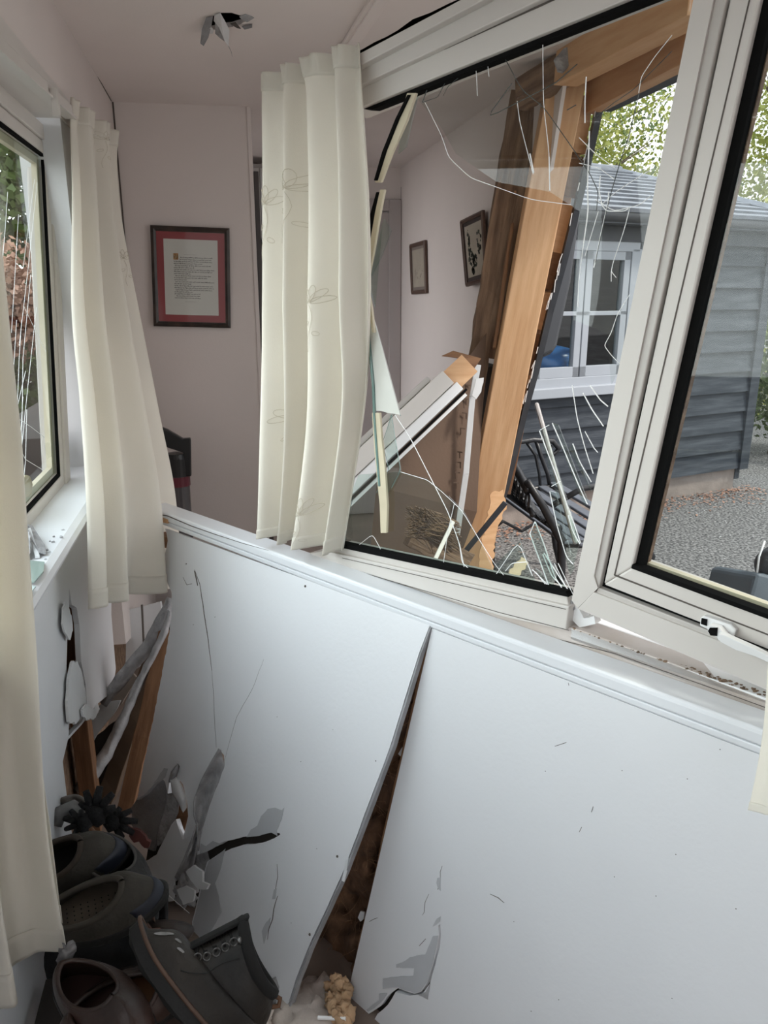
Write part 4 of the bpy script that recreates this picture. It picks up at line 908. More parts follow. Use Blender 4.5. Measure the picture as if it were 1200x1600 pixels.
struct('gap_shade', MB().box((1.05,3.08,0),(1.12,3.30,1.20)), dark)  # dark box added to stand for the shaded gap left of the post
wbn = root('white_batten', 'thin splintered white batten standing beside the pine post', 'batten', at(714,830,2.9))
mb = MB()
for (a_, b_) in ((((714,835,2.95)),((728,740,2.9))),(((728,740,2.9)),((738,620,2.85))),(((738,620,2.85)),((747,570,2.83)))): mb.beam(at(*a_), at(*b_), .022, .012, cF)
put('strip', mb, WHB, wbn, bevel=.001)
put('torn_cap', MB().slab(rag([at(x,y,2.81) for x,y in [(744,592),(756,590),(752,612),(744,624),(738,618)]], .002, .015, cF), cF*.006), WHB, wbn)
for (x, y) in ((743,703),(737,726),(733,745)): put('nail', MB().tube([at(x-5,y,2.98), at(x+1,y,3.0)], .0014, 5), whitem, po)
# frayed brown fibre pad and thin white stick low in the window
mb = MB(); rnd = random.Random(4)
for i in range(260):
    f = rnd.random(); a_ = at(632+40*rnd.random(), 790+50*rnd.random(), 2.55); b_ = at(672+50*rnd.random(), 815+50*rnd.random(), 2.62)
    m1 = a_.lerp(b_, .5)+Vector((rnd.uniform(-.01,.01), rnd.uniform(-.01,.01), rnd.uniform(-.008,.02))); mb.tube([a_, m1, b_], .0014, 4, False)
tag(put('frayed_timber', mb, mat('fray', (.16,.10,.06), .9, .4, 30)), 'frayed brown splintered wood end low behind the broken glass', 'splintered wood', kind='stuff')
st_, _ = barobj('brown_plank', at(640, 835, 2.66), at(730, 880, 2.80), .08, .03, oldw, up=cF, jag=.005); tag(st_, 'dark brown broken plank under the frayed wood end', 'plank')
st_, _ = barobj('white_stick', at(676, 882, 2.45), at(708, 815, 2.58), .014, .008, upvc2, up=cF); tag(st_, 'narrow white strip leaning in front of the post foot', 'batten')
st_, _ = barobj('grey_strip', at(722, 868, 2.9), at(790, 785, 2.82), .020, .01, slate, up=cF); tag(st_, 'dark grey metal strip crossing the foot of the pine post', 'metal strip')
tag(put('splintered_wood', MB().slab(rag([at(x,y,2.9) for x,y in [(768,770),(786,765),(792,790),(775,830),(768,905),(752,905),(748,870),(760,810)]], .005, .012, cF), cF*.012), pine), 'torn orange splinters at the foot of the post beside the gravel', 'splintered wood')
tag(put('splintered_wood', MB().slab(rag([at(x,y,2.3) for x,y in [(795,895),(815,870),(826,880),(806,905)]], .004, .01, cF), cF*.008), mat('fresh_splinter', (.75,.62,.42), .7, .1, 20)), 'pale fresh wood splinter behind the pointed glass shard', 'splintered wood')
ofs, _ = barobj('grey_pole', at(838, 630, 3.4), at(900, 850, 3.0), .020, .020, pole, up=cF, bevel=.009); tag(ofs, 'slim grey pole leaning outside the window in front of the shed', 'pole')
# dark hanging gutter end by the post
gp = MB().slab([at(x,y,3.6) for x,y in [(900,250),(918,250),(898,395),(892,440),(870,540),(864,549),(852,554),(838,552),(832,540),(850,470)]], cF*.08); tag(put('gutter_end', gp, gutterm, bevel=.012), 'dark rounded length of guttering hanging beside the post', 'gutter')

# ================================================================= BEYOND THE END WALL, VACUUM
vx = on(272, 700, yp(3.42)); vcx = vx.x
vc = root('vacuum_cleaner', 'black and maroon upright vacuum cleaner standing against the end wall', 'vacuum cleaner', (vcx, 3.42, 0))
VP_ = yp(3.42)
hpts = [(232,655),(240,662),(262,674),(297,686),(299,700),(298,745)]
def vq(px, th, y0=3.40): return MB().slab(ons(px, yp(y0)), (0,th,0))
put('handle', vq([(226,655),(240,663),(262,672),(286,686),(298,685),(299,745),(288,745),(287,708),(262,700),(240,682),(232,672),(226,668)], .035, 3.385), vac1, vc, bevel=.006)
zb = lambda y: on(278, y, VP_).z
R_ = abs(on(297,760,VP_).x-on(262,760,VP_).x)/2; cx = on(279.5,750,VP_).x
put('motor_housing', MB().lathe([(.0005,zb(706)),(R_*.9,zb(708)),(R_,zb(715)),(R_,zb(744)),(.0005,zb(744))], (cx,3.42,0)), vac1, vc, smooth=False)
put('collar', MB().lathe([(.0005,zb(743)),(R_*1.03,zb(743)),(R_*1.03,zb(758)),(.0005,zb(758))], (cx,3.42,0)), vac2, vc)
put('dust_bin', MB().lathe([(.0005,zb(757)),(R_*.95,zb(757)),(R_*.9,zb(880)),(.0005,zb(880))], (cx,3.42,0)), vac3, vc)
put('bin_shroud', MB().lathe([(.0005,zb(758)),(R_*.45,zb(758)),(R_*.45,zb(860)),(.0005,zb(860))], (cx,3.40,0)), mat('vac_grey', (.12,.11,.12), .3), vc)
put('base', MB().box((cx-.09,3.34,0),(cx+.06,3.5,.10)).box((cx-.05,3.44,.08),(cx-.01,3.48,zb(720))), vac1, vc, bevel=.01)
put('lower_body', MB().lathe([(.0005,.10),(R_*1.0,.10),(R_*1.1,.3),(R_,zb(880)),(.0005,zb(880))], (cx-.01,3.42,0)), vac2, vc)
# kitchen beyond: tall cupboard, oven
kx0 = on(392, 300, yp(4.85)).x
kc = root('wall_cupboard', 'pale grey two-door cupboard glimpsed through the narrow doorway', 'cupboard', (kx0, 4.9, 1.5))
zz = lambda y: on(405, y, yp(4.85)).z
put('carcass', MB().box((kx0-.3,4.87,zz(372)),(kx0+.13,5.11,zz(256))), cab, kc)
xm = on(407, 300, yp(4.85)).x
put('door', MB().box((kx0-.3,4.85,zz(370)),(xm-.002,4.868,zz(262))), cab, kc, bevel=.003)
put('door', MB().box((xm+.002,4.85,zz(370)),(kx0+.13,4.868,zz(262))), cab, kc, bevel=.003)
ov = root('oven', 'black built-in oven tower below the pale cupboard, seen through the narrow doorway', 'oven', (kx0, 4.9, 0))
put('housing', MB().box((kx0-.3,4.86,0),(kx0+.14,5.11,zz(374))), ovenm, ov)
put('oven_door', MB().box((kx0-.2,4.84,zz(470)),(kx0+.13,4.858,zz(395))), mat('oven_glass', (.02,.02,.022), .08), ov)
put('handle', MB().tube([(kx0-.15,4.82,zz(400)),(kx0+.12,4.82,zz(400))], .007, 8), metal, ov)
struct('trim_15', MB().box((.152,YE-.02,0),(.172,YE+.08,2.0)), mat('doorframe_dark', (.06,.05,.05), .6))
lt_, _ = barobj('door_latch', (.150,YE-.03,on(406,450,yp(YE)).z-.02), (.150,YE-.03,on(406,450,yp(YE)).z+.02), .012, .012, gasket); tag(lt_, 'small black latch on the door edge right of the end wall', 'latch')

# debris on left sill
def sillp(px): return ons(px, zp(.987))
tag(put('glass_piece', MB().slab(sillp([(27,880),(40,877),(70,880),(68,895),(54,911),(28,912)]), (0,0,.003)), mat('greenish_glass', (.32,.40,.37), .06, spec=.8)), 'green-tinged rectangular glass piece on the left sill', 'glass piece')
tag(put('glass_piece', MB().slab(sillp([(28,914),(56,918),(50,926),(32,938)]), (0,0,.003)), mat('pale_glass', (.52,.62,.62), .06, spec=.8)), 'paler pointed glass piece nearest the camera on the left sill', 'glass piece')
tag(put('upvc_splinter', MB().slab([p+T*h for p, h in zip(sillp([(25,885),(30,860),(40,838),(50,862),(48,872),(32,892)]), (0,.02,.04,.03,.01,0))], (.0,.006,.0)), gypsum), 'upright crumpled grey splinter of window frame on the left sill', 'frame splinter')
tag(put('upvc_splinter', MB().slab([p+T*h for p, h in zip(sillp([(40,842),(52,838),(70,858),(72,868),(60,868),(48,856)]), (.03,.02,.004,.002,.006,.02))], (0,.004,.004)), gypsum), 'flat torn grey strip lying across the left sill', 'frame splinter')
tag(put('upvc_splinter', MB().slab([p+T*h for p, h in zip(sillp([(55,872),(46,850),(50,848),(62,872)]), (.0,.03,.03,.0))], (0,.003,.003)), WHB), 'thin white leaning strip of frame on the left sill', 'frame splinter')
rnd = random.Random(8)
for i in range(14):
    x = rnd.uniform(50, 96); y = 905-(x-20)*1.02+rnd.uniform(-4,22); p = on(x, y, zp(.9855))
    s = rnd.uniform(.003,.008); tag(put('paint_crumb', MB().slab([p, p+Vector((s,s*.3,0)), p+Vector((s*.6,s*1.2,0))], (0,0,.0025)), gypsum if i % 2 else WHB), 'tiny grey crumb of debris scattered on the left sill', 'debris crumb', 'crumbs on the left sill')

# ================================================================= SHOES
def basis(px, py, d, xdir, zdir):
    """xdir, zdir given as (right, up, away) in view axes; returns a matrix at that point"""
    X_ = (cR*xdir[0]+cU*xdir[1]+cF*xdir[2]).normalized(); Z_ = (cR*zdir[0]+cU*zdir[1]+cF*zdir[2]); Z_ = (Z_-X_*Z_.dot(X_)).normalized(); Y_ = Z_.cross(X_)
    p = at(px, py, d); return Matrix(((X_.x,Y_.x,Z_.x,p.x),(X_.y,Y_.y,Z_.y,p.y),(X_.z,Y_.z,Z_.z,p.z),(0,0,0,1)))
UPF = {}
def shoe(label, cat, name, M, L=.29, W=.105, oc=.10, orx=.072, ory=.036, zf=.085, zb_=.085, st=.028, toe=.9, shaft=None, mu=leath, ms=rub, mi=insole, mc=None, band=None, weltm=None, laces=None, loop=False, collar=None, mirror=1, group=None, strap=None, tread=True, collar_r=.006):
    r = root(name, label, cat, matrix=M, group=group)
    def sole(th, k=1.0):
        c = math.cos(th); s = math.sin(th); x = L*(.5+.5*c*k)
        t = x/L; wy = .72+.30*math.sin(min(1,max(0,(t-.05)/.95))*math.pi*.95)**1.2
        return x, mirror*(W/2*k*s*abs(s)**(-.15) if s else 0)*wy + .006*math.sin(t*3)*mirror
    def opn(th): return oc+orx*math.cos(th), ory*math.sin(th)
    def zo(th): return zb_ + (zf-zb_)*(.5+.5*math.cos(th)) - (.018 if shaft is None else 0)*abs(math.sin(th))
    K = 12; NB = 48
    def up(u, v):
        th = 2*math.pi*u; sx_, sy = sole(th, .96); ox, oy = opn(th)
        if shaft and v > .62:
            k = (v-.62)/.38; b_ = k*k*(3-2*k)
            return Vector((oc - shaft[1]*k + orx*math.cos(th)*(1-(1-shaft[2])*(k**.75)) - .006*math.sin(math.pi*k)*(1 if math.cos(th) < 0 else .3), oy*(1+.12*math.sin(k*2.2)), zo(th)*(1-k) + (shaft[0] + .016*math.cos(th) - .010*math.sin(th)**2)*k))
        vv = v/.62 if shaft else v
        a = 1-math.cos(vv*math.pi/2); zz_ = math.sin(vv*math.pi/2)
        a = a**toe
        x = sx_*(1-a)+ox*a; y = sy*(1-a)+oy*a; z = st*.6 + (zo(th)-st*.6)*zz_
        z += .004*math.sin(x*90)*math.sin(vv*3.1)*(1 if x > L*.55 else 0)
        return Vector((x, y*(1+.06*math.sin(vv*math.pi)), z))
    NV = 40 if shaft else 20
    UPF[r.name] = up
    put('upper', MB().grid(NB, NV, up, closed=True), mu, r, smooth=True, solid=.0035, local=True)
    # lining / insole
    def ins(u, v):
        th = 2*math.pi*u; sx_, sy = sole(th, .88); return Vector((L*.5+(sx_-L*.5)*v, sy*v, st+.006))
    put('insole', MB().grid(NB, 6, ins, closed=True), mi, r, local=True)
    # sole
    def so(u, v):
        th = 2*math.pi*u; k = [0, .97, 1.03, 1.03, .99, 0][round(v*5)]; z = [0, 0, .006, st*.85, st, st][round(v*5)]
        if k == 0: return Vector((L*.5, 0, z))
        x, y = sole(th, k); tr_ = .0025*(1 if (round(u*NB) % 4) < 2 else 0) if (tread and z <= .006) else 0
        hl = 0 if x < L*.32 or x > L*.42 else .008
        tip = .012*max(0, (x/L-.75)/.25)**2
        return Vector((x, y*(1+tr_*4), z + (tr_ + hl if z == 0 else 0) + tip))
    put('sole', MB().grid(NB, 6, so, closed=True), ms, r, local=True)
    if weltm:
        put('welt', MB().tube([Vector((*sole(2*math.pi*i/NB, 1.035), st*.95 + .012*max(0,(sole(2*math.pi*i/NB,1.03)[0]/L-.75)/.25)**2)) for i in range(NB+1)], .0035, 6), weltm, r, smooth=True, local=True)
    # rolled collar
    top = [up(i/NB, 1.0) for i in range(NB+1)]
    put('collar', MB().tube(top, collar_r, 8, False), mc or mu, r, smooth=True, local=True)
    if band:
        put('toe_rand', MB().grid(22, 5, lambda u, v: up(((u-.5)*band[1]) % 1.0, band[2]+v*band[3]) + Vector((.0022,0,.0012)), ), band[0], r, smooth=True, solid=.002, local=True)
    if laces:
        # eyelet stays, D rings, laces across the throat
        xs = laces[0]; e_ = MB(); lc = MB(); prev = None
        for i, (x, z, hw) in enumerate(xs):
            for s in (-1, 1):
                p = up((s*hw) % 1.0, .60+.37*i/len(xs)); p = p + Vector((.001, s*.003, .001)); ring = MB().tube([p+Vector((.006*math.cos(t)+.0, s*.002, .006*math.sin(t))) for t in [k*math.pi/5 for k in range(11)]], .0013, 5)
                put('eyelet', ring, metal, r, local=True)
            vv_ = .60+.37*i/len(xs); a = up((-hw) % 1.0, vv_)+Vector((.002,-.002,.001)); b = up(hw, vv_)+Vector((.002,.002,.001)); m1 = (a+b)/2+Vector((.014,0,.006)); lc.tube([a, m1, b], .0018, 6)
            if prev: lc.tube([prev[0], (prev[0]+b)/2+Vector((.014,0,.006)), b], .0018, 6).tube([prev[1], (prev[1]+a)/2+Vector((.014,0,.006)), a], .0018, 6)
            prev = (a, b)
        put('laces', lc, laces[1], r, smooth=True, local=True)
    if loop:
        b0 = up(.5, .98); put('pull_loop', MB().tube([b0+Vector((-.002,0,0)), b0+Vector((-.014,0,.004)), b0+Vector((-.020,0,-.004)), b0+Vector((-.014,0,-.012)), b0+Vector((-.003,0,-.014))], .004, 6), tan, r, smooth=True, local=True)
    if strap:
        for (t0, wd_, mm) in strap:
            def stf(u, v):
                th = math.pi*u; x, y = sole(math.pi/2, 1.0); return Vector((t0+wd_*(v-.5)+.01*math.sin(th), W*.52*math.cos(th), st+.055*math.sin(th)))
            put('strap', MB().grid(16, 4, stf), mm, r, smooth=True, solid=.003, local=True)
    return r
# big boot: toe up-left, sole facing lower left, shaft to the right
Mb = basis(372, 1690, 1.20, (-.66,.75,.05), (.76,.60,.36))
tg = [(0,0,.10)]*5
bt = shoe('large dark walking boot with metal lace rings, lying toe up on the pile', 'boot', 'walking_boot', Mb, L=.285, W=.105, oc=.112, orx=.086, ory=.040, zf=.070, zb_=.074, st=.028, toe=.82, shaft=(.134,.0,.66), mu=leath, weltm=welt, laces=(tg, lining), loop=True, mc=lining, collar_r=.010)
put('tongue', MB().grid(8, 12, lambda u, v: Vector((.203-.034*v, (u-.5)*.034, .062+.098*v+.004*math.sin(u*math.pi)))), lining, bt, smooth=True, solid=.004, local=True)
for (u0, v0, du, dv) in ((.045,.22,.030,.16),(.085,.34,.018,.07),(.12,.30,.012,.10)):
    def sm(u, v, u0=u0, v0=v0, du=du, dv=dv):
        n_ = noise.noise(Vector((u*4+u0*50, v*4, 1)))*.35; p = UPF[bt.name](u0+du*(u-.5)*math.sin(math.pi*v)**.6*(1+n_), v0+dv*v); return p + Vector((.0012, .0022, .0016))
    put('paint_smear', MB().grid(8, 12, sm), mat('smear_grey', (.26,.25,.245), .8, .3, 60), bt, smooth=True, local=True)
put('side_seam', MB().tube([UPF[bt.name](.17+.02*math.sin(k*.5), .25+.05*k)+Vector((0,.002,0)) for k in range(14)], .0012, 5), rub, bt, smooth=True, local=True)
put('lace_hook', MB().blob(UPF[bt.name](.11, .95)+Vector((0,.004,0)), .006, 6, .1), metal, bt, local=True)
# clog-like slip-on with perforated insole
M1 = basis(58, 1474, 1.36, (.93,.16,.40), (-.02,.86,-.52))
cg = shoe('worn grey slip-on shoe with perforated insole and navy toe rand in mid pile', 'shoe', 'slip_on_shoe', M1, L=.228, W=.110, oc=.085, orx=.068, ory=.038, zf=.088, zb_=.068, st=.026, mu=leathg, ms=rub, mi=insole, mc=mat('tan_collar', (.05,.042,.032), .8, .15, 20), band=(navy,.34,.02,.42), weltm=None, collar_r=.006)
mb = MB()
for i in range(9):
    for j in range(6): mb.blob((.055+i*.012, -.022+j*.009, .0332), .0013, 4, 0)
put('perforations', mb, lining, cg, local=True)
M2 = basis(30, 1398, 1.48, (.94,.20,.34), (-.30,.72,-.62))
shoe('grey nubuck shoe with dark opening, behind the slip-on near the curtain', 'shoe', 'slip_on_shoe', M2, L=.212, W=.105, oc=.075, orx=.055, ory=.040, zf=.095, zb_=.075, st=.024, mu=leathg, mi=lining, mc=mat('brown_collar', (.045,.033,.024), .8, .15, 20), band=(navy,.34,.02,.42))
M3 = basis(150, 1342, 1.58, (.70,-.42,-.55), (.10,.86,-.50))
shoe('black ankle shoe with round open top, furthest right at the back of the pile', 'shoe', 'ankle_shoe', M3, L=.21, W=.095, oc=.070, orx=.058, ory=.042, zf=.105, zb_=.090, st=.020, mu=leath, mi=lining, mc=mat('grey_trim', (.06,.056,.05), .7), collar_r=.003, loop=True)
M4 = basis(92, 1545, 1.20, (.86,-.22,-.42), (.30,.80,-.55))
sh4 = shoe('dark brown leather shoe with white scuffed heel, in front of the slip-on', 'shoe', 'leather_shoe', M4, L=.20, W=.090, oc=.078, orx=.052, ory=.032, zf=.085, zb_=.080, st=.020, mu=leathb, mi=mat('red_insole', (.03,.010,.008), .7), mc=leathb, collar_r=.0035)
put('scuff', MB().blob((.012,.018,.070), .014, 8, .5, 3, (.6,1,1.2)), mat('scuff_white', (.16,.155,.155), .7, .5, 60), sh4, smooth=True, local=True)
M5 = basis(85, 1640, 1.12, (.80,.10,.55), (.05,.84,-.54))
shoe('brown open sandal with tan footbed at the bottom left corner of the pile', 'sandal', 'sandal', M5, L=.22, W=.095, oc=.085, orx=.064, ory=.036, zf=.062, zb_=.060, st=.022, mu=leathb, mi=tan, mc=leathb, collar_r=.004)
M6 = basis(178, 1640, 1.16, (.40,.80,.40), (.1,.5,-.85))
sd = root('sandal', 'tan leather sandal strap and dark brown straps beside the boot sole at the bottom', 'sandal', at(215,1590,1.24))
put('strap', MB().grid(5, 22, lambda u, v: at(207+10*math.sin(v*4)+(u-.5)*(22-6*math.sin(v*9)), 1548+62*v, 1.22+.02*math.sin(v*5))), tan, sd, smooth=True, solid=.003)
put('strap', MB().grid(5, 22, lambda u, v: at(235+60*v, 1592-12*math.sin(v*3)+(u-.5)*18, 1.22+.02*math.sin(v*5))), leathb, sd, smooth=True, solid=.003)
put('footbed', MB().slab([at(x,y,1.30) for x,y in [(190,1600),(240,1575),(300,1590),(310,1640),(190,1640)]], cF*.02), leathb, sd, bevel=.006)
sn = root('shoe', 'brown laced shoe half hidden behind the boot toe under the plaster', 'shoe', at(265,1470,1.42))
put('upper', MB().grid(20, 12, lambda u, v: at(258,1452,1.45) + cR*(.055*math.cos(2*math.pi*u)*math.sin(math.pi*v*.5+.2)) + cU*(.018*math.sin(2*math.pi*u)*math.sin(math.pi*v*.5+.2)) - cF*.04*math.cos(math.pi*v*.5), closed=True), leathb, sn, smooth=True, solid=.003)
put('lace', MB().tube([at(225+12*i, 1440+7*i+(5 if i%2 else -3), 1.40) for i in range(7)], .0025, 6), mat('brown_lace', (.11,.06,.045), .8), sn, smooth=True)
put('heel_trim', MB().grid(10, 6, lambda u, v: at(222+16*u+5*v, 1430-14*math.sin(u*2.5)+20*v, 1.44)), mat('heel_brown', (.14,.08,.055), .6), sn, smooth=True, solid=.003)
# white streaked black shoe and black bag under the pile
bgm = MB().grid(24, 14, lambda u, v: at(20+ 240*u, 1455-70*u*(1-v)+ 170*v + 8*noise.noise(Vector((u*5,v*4,0))), 1.50-.02*v + .03*noise.noise(Vector((u*6,v*5,3)))))
tag(put('black_bag', bgm, mat('black_fabric', (.012,.012,.013), .8, .3, 12, .4, 60), smooth=True, solid=.01), 'black fabric bag lying beneath the shoe pile', 'bag')
# dark low rack that carries the pile
rk = root('shoe_rack', 'low dark rack under the pile of shoes beside the left wall', 'shoe rack', (-.2,1.3,0))
put('shelf', MB().box((-.39,.62,.26),(-.14,1.22,.285)), dark, rk)
for x in (-.38,-.17):
    for y in (.64,1.19): put('leg', MB().box((x,y,0),(x+.02,y+.02,.26)), dark, rk)
rnd = random.Random(2)
for k, (x, y, d, s) in enumerate([(95,1590,1.32,.05),(170,1500,1.36,.055),(260,1560,1.36,.06),(330,1500,1.42,.05),(150,1600,1.26,.04)]):
    pass
# black gloves on the pile
def glove(label, x, y, d, rot, sc=1.0):
    g_ = root('glove', label, 'glove', at(x, y, d)); mb_ = MB()
    mb_.blob(at(x,y,d), .024*sc, 10, .15, 2, (1,1,1.1)); put('palm', mb_, cloth, g_, smooth=True)
    for k in range(5):
        a = rot + (-1.1+.52*k); ln = (.032,.046,.050,.044,.028)[k]*sc
        dv = cR*math.cos(a)+cU*math.sin(a); p0 = at(x,y,d)+dv*.014*sc; pts_ = [p0, p0+dv*ln*.5-cF*.006, p0+dv*ln-cU*.004]
        put('finger', MB().tube(pts_, [.0095*sc,.0088*sc,.007*sc], 8), cloth, g_, smooth=True)
glove('black knitted glove with fingers spread upwards on top of the pile', 150, 1272, 1.64, 1.5, 1.0)
glove('black knitted glove lying flat to the right of the upright glove', 176, 1282, 1.66, .1, .85)
glove('black knitted glove tucked beside the grey scarf end on the pile', 132, 1286, 1.62, 2.9, .7)
sc_ = MB().tube([at(86,1290,1.62), at(94,1270,1.63), at(112,1262,1.64), at(135,1278,1.63)], [.014,.016,.017,.015], 10); tag(put('grey_tube', sc_, mat('dusty_grey', (.16,.16,.16), .7, .4, 30), smooth=True), 'dusty grey curved tube on the pile next to the curtain', 'tube')
tag(put('dusty_cloth', MB().grid(14, 10, lambda u, v: at(78+70*u, 1258-16*math.sin(u*3)+34*v, 1.68+.02*noise.noise(Vector((u*4,v*4,0))))), mat('dust_cloth', (.20,.18,.165), .9, .3, 14, .4, 40), smooth=True, solid=.004), 'crumpled grey-brown cloth behind the gloves', 'cloth')
tag(put('hairbrush_bristles', MB().slab(rag([at(x,y,1.66) for x,y in [(196,1290),(212,1296),(235,1316),(232,1325),(205,1312)]], .004, .008, cF), cF*.01), mat('red_brown', (.10,.03,.025), .8, .3, 30)), 'dark red ragged scrap behind the ankle shoe', 'scrap')
tag(put('glass_sliver', MB().slab([at(x,y,1.40) for x,y in [(342,1460),(353,1443),(360,1460)]], cF*.003), shard), 'small upright glass triangle behind the boot collar', 'glass sliver')

# ================================================================= OUTSIDE
dS = Vector((.96,.279,0)).normalized(); nS = Vector((.279,-.96,0)).normalized()
cs = on(1152, 762, zp(-.08)); SH = (cs, nS)
shd = root('shed', 'dark slate-grey timber shed with white windows outside the smashed wall', 'shed', cs)
def sh(a, z, o=0): return Vector((cs.x, cs.y, 0)) - dS*a + nS*o + T*z
ez = on(1130, 362, SH).z; W_ = 2.75; D_ = 3.2
def sa(x, y): p = on(x, y, SH); return -(p-cs).dot(dS), p.z
waR = sa(982, 490)[0]; waL = waR+1.12*1.0
awR = sa(979, 490)[0]; aC = sa(904, 490)[0]; awL = 2*aC-awR; zt = sa(940, 388)[1]; zbm = sa(905, 592)[1]
# cladding: lapped boards around the window opening
bh = (sa(1100, 640)[1]-sa(1100, 731)[1])/3.0; bh = .165 if not (.1 < bh < .3) else bh
mb = MB(); z = .10
while z < ez:
    z1_ = min(z+bh, ez)
    spans = [(0, W_)]
    if z1_ > zbm and z < zt: spans = [(0, awR), (awL, W_)]
    for (a0, a1) in spans:
        vs_ = [sh(a0,z,.032), sh(a1,z,.032), sh(a1,z1_+.012,.006), sh(a0,z1_+.012,.006), sh(a0,z,0), sh(a1,z,0), sh(a1,z1_+.012,0), sh(a0,z1_+.012,0)]
        mb.add(vs_, [(0,1,2,3),(4,7,6,5),(0,4,5,1),(3,2,6,7),(0,3,7,4),(1,5,6,2)])
    z = z1_
put('cladding', mb, board, shd)
inside = -nS
mb = MB()
def hexa(a0,a1,z0,z1,o0,o1):
    vs_ = [sh(a0,z0,o0), sh(a1,z0,o0), sh(a1,z1,o0), sh(a0,z1,o0), sh(a0,z0,o1), sh(a1,z0,o1), sh(a1,z1,o1), sh(a0,z1,o1)]
    return vs_, [(0,1,2,3),(7,6,5,4),(0,4,5,1),(1,5,6,2),(2,6,7,3),(3,7,4,0)]
for s in ((0,.05,0,ez,-D_,0),(W_-.05,W_,0,ez,-D_,0),(0,W_,0,ez,-D_,-D_+.05)): mb.add(*hexa(*s))
put('side_walls', mb, board, shd)
for z_ in [ez*.0]: pass
put('eaves_board', MB().add(*hexa(-.05,W_,ez-.10,ez+.02,.03,.06)), slate, shd)
put('plinth', MB().add(*hexa(.05,W_,-.08,.11,-.1,-.01)), brick, shd)
put('corner_board', MB().add(*hexa(-.04,.06,.09,ez,.0,.045)), board, shd)
# gutter along the eaves
put('gutter', MB().tube([sh(-.15,ez+.05,.14), sh(W_,ez+.05,.14)], .06, 12), gutterm, shd, smooth=True)
put('soffit', MB().add(*hexa(-.15,W_,ez+.0,ez+.03,-.02,.18)), slate, shd)
# hipped roof in lapped courses
rz = on(965, 268, off(SH, -D_/2)).z; rz = max(rz, ez+.5)
mbr = MB(); nc = 11
e0 = [sh(-.2,ez+.07,.2), sh(W_,ez+.07,.2), sh(W_,ez+.07,-D_-.2), sh(-.2,ez+.07,-D_-.2)]
hipa = sa(968,268)[0] if sa(968,268)[0] > .8 else 1.6
ap = on(968, 266, off(SH, -D_/2)); hipa = -(ap-cs).dot(dS)
r0 = [sh(hipa,rz,-D_/2), sh(W_,rz,-D_/2)]
corner = [[e0[0], e0[1], r0[1], r0[0]], [e0[3], e0[0], r0[0], r0[0]], [e0[2], e0[3], r0[0], r0[1]]]
for q in corner:
    nrm = ((q[1]-q[0]).cross(q[3]-q[0])).normalized()
    if nrm.z < 0: nrm = -nrm
    for i in range(nc):
        t0, t1 = i/nc, (i+1.06)/nc
        a0, a1 = q[0].lerp(q[3], t0), q[1].lerp(q[2], t0); b0, b1 = q[0].lerp(q[3], min(1,t1)), q[1].lerp(q[2], min(1,t1))
        vs_ = [a0+nrm*.026, a1+nrm*.026, b1+nrm*.008, b0+nrm*.008, a0, a1, b1, b0]
        mbr.add(vs_, [(0,1,2,3),(4,7,6,5),(0,4,5,1),(2,3,7,6),(0,3,7,4),(1,5,6,2)])
put('roof', mbr, roofm, shd)
put('ridge_cap', MB().tube([r0[0], r0[1]], .05, 8).tube([e0[0]+T*.03, r0[0]], .035, 6), roofm, shd)
# shed window: frame, two casements with glazing bars
wf = MB()
for s in ((awR-.03,awL+.03,zt-.02,zt+.07),(awR-.05,awL+.05,zbm-.06,zbm+.02),(awR-.05,awR+.04,zbm,zt),(awL-.04,awL+.05,zbm,zt)): wf.add(*hexa(s[0],s[1],s[2],s[3],-.04,.05))
wfo = put('window', wf, swhite, shd, bevel=.004)
put('window_sill', MB().add(*hexa(awR-.06,awL+.06,zbm-.11,zbm-.04,-.04,.09)), swhite, wfo, bevel=.006)
zm = sa(940, 489)[1]
for (a0, a1) in ((awR+.045, aC-.005), (aC+.005, awL-.045)):
    cm = MB(); t_ = .055
    for s in ((a0,a1,zt-.02-t_,zt-.02),(a0,a1,zbm+.02,zbm+.02+t_*1.3),(a0,a0+t_,zbm+.02,zt-.02),(a1-t_,a1,zbm+.02,zt-.02),(a0,a1,zm-.014,zm+.014)): cm.add(*hexa(s[0],s[1],s[2],s[3],.0,.045))
    put('casement', cm, swhite, wfo, bevel=.003)
    put('window_pane', MB().add(*hexa(a0+.01,a1-.01,zbm+.03,zt-.03,.015,.02)), cglass, wfo)
bt_ = MB().blob(sh(awL-.35, zbm+.10, -.25), .22, 12, .15, 2, (1.2,.8,.55)); tag(put('blue_tub', bt_, blue, smooth=True), 'bright blue plastic bundle behind the shed window pane', 'plastic bundle')
put('inner_shelf', MB().add(*hexa(awR-.2,awL+.2,zbm-.08,zbm-.04,-.6,-.06)), swhite, shd)
# leaf litter and twigs along the plinth
mb = MB(); rnd = random.Random(9)
for i in range(900):
    a = rnd.uniform(-.1,3.2); p = sh(a, -.078+rnd.uniform(0,.02), .02+abs(rnd.gauss(0,.16)))
    d1 = Vector((rnd.uniform(-1,1),rnd.uniform(-1,1),rnd.uniform(-.2,.4))).normalized()*rnd.uniform(.02,.06); s_v = d1.cross(T).normalized()*.01; mb.add([p-s_v, p+d1*.5, p+s_v, p-d1*.2], [(0,1,2,3)])
tag(put('leaf_litter', mb, leafR), 'russet dead leaves and twigs along the foot of the shed', 'leaf litter', kind='stuff')
mb = MB()
for i in range(1600):
    x = rnd.uniform(.9, 6.5); y = rnd.uniform(1.2, 7.0); p = Vector((x,y,-.078)); s = rnd.uniform(.006,.014); mb.add([p, p+Vector((s,0,.004)), p+Vector((s*.5,s,.001)), p+Vector((s*.5,s*.4,s*.6))], [(0,1,3),(1,2,3),(2,0,3)])
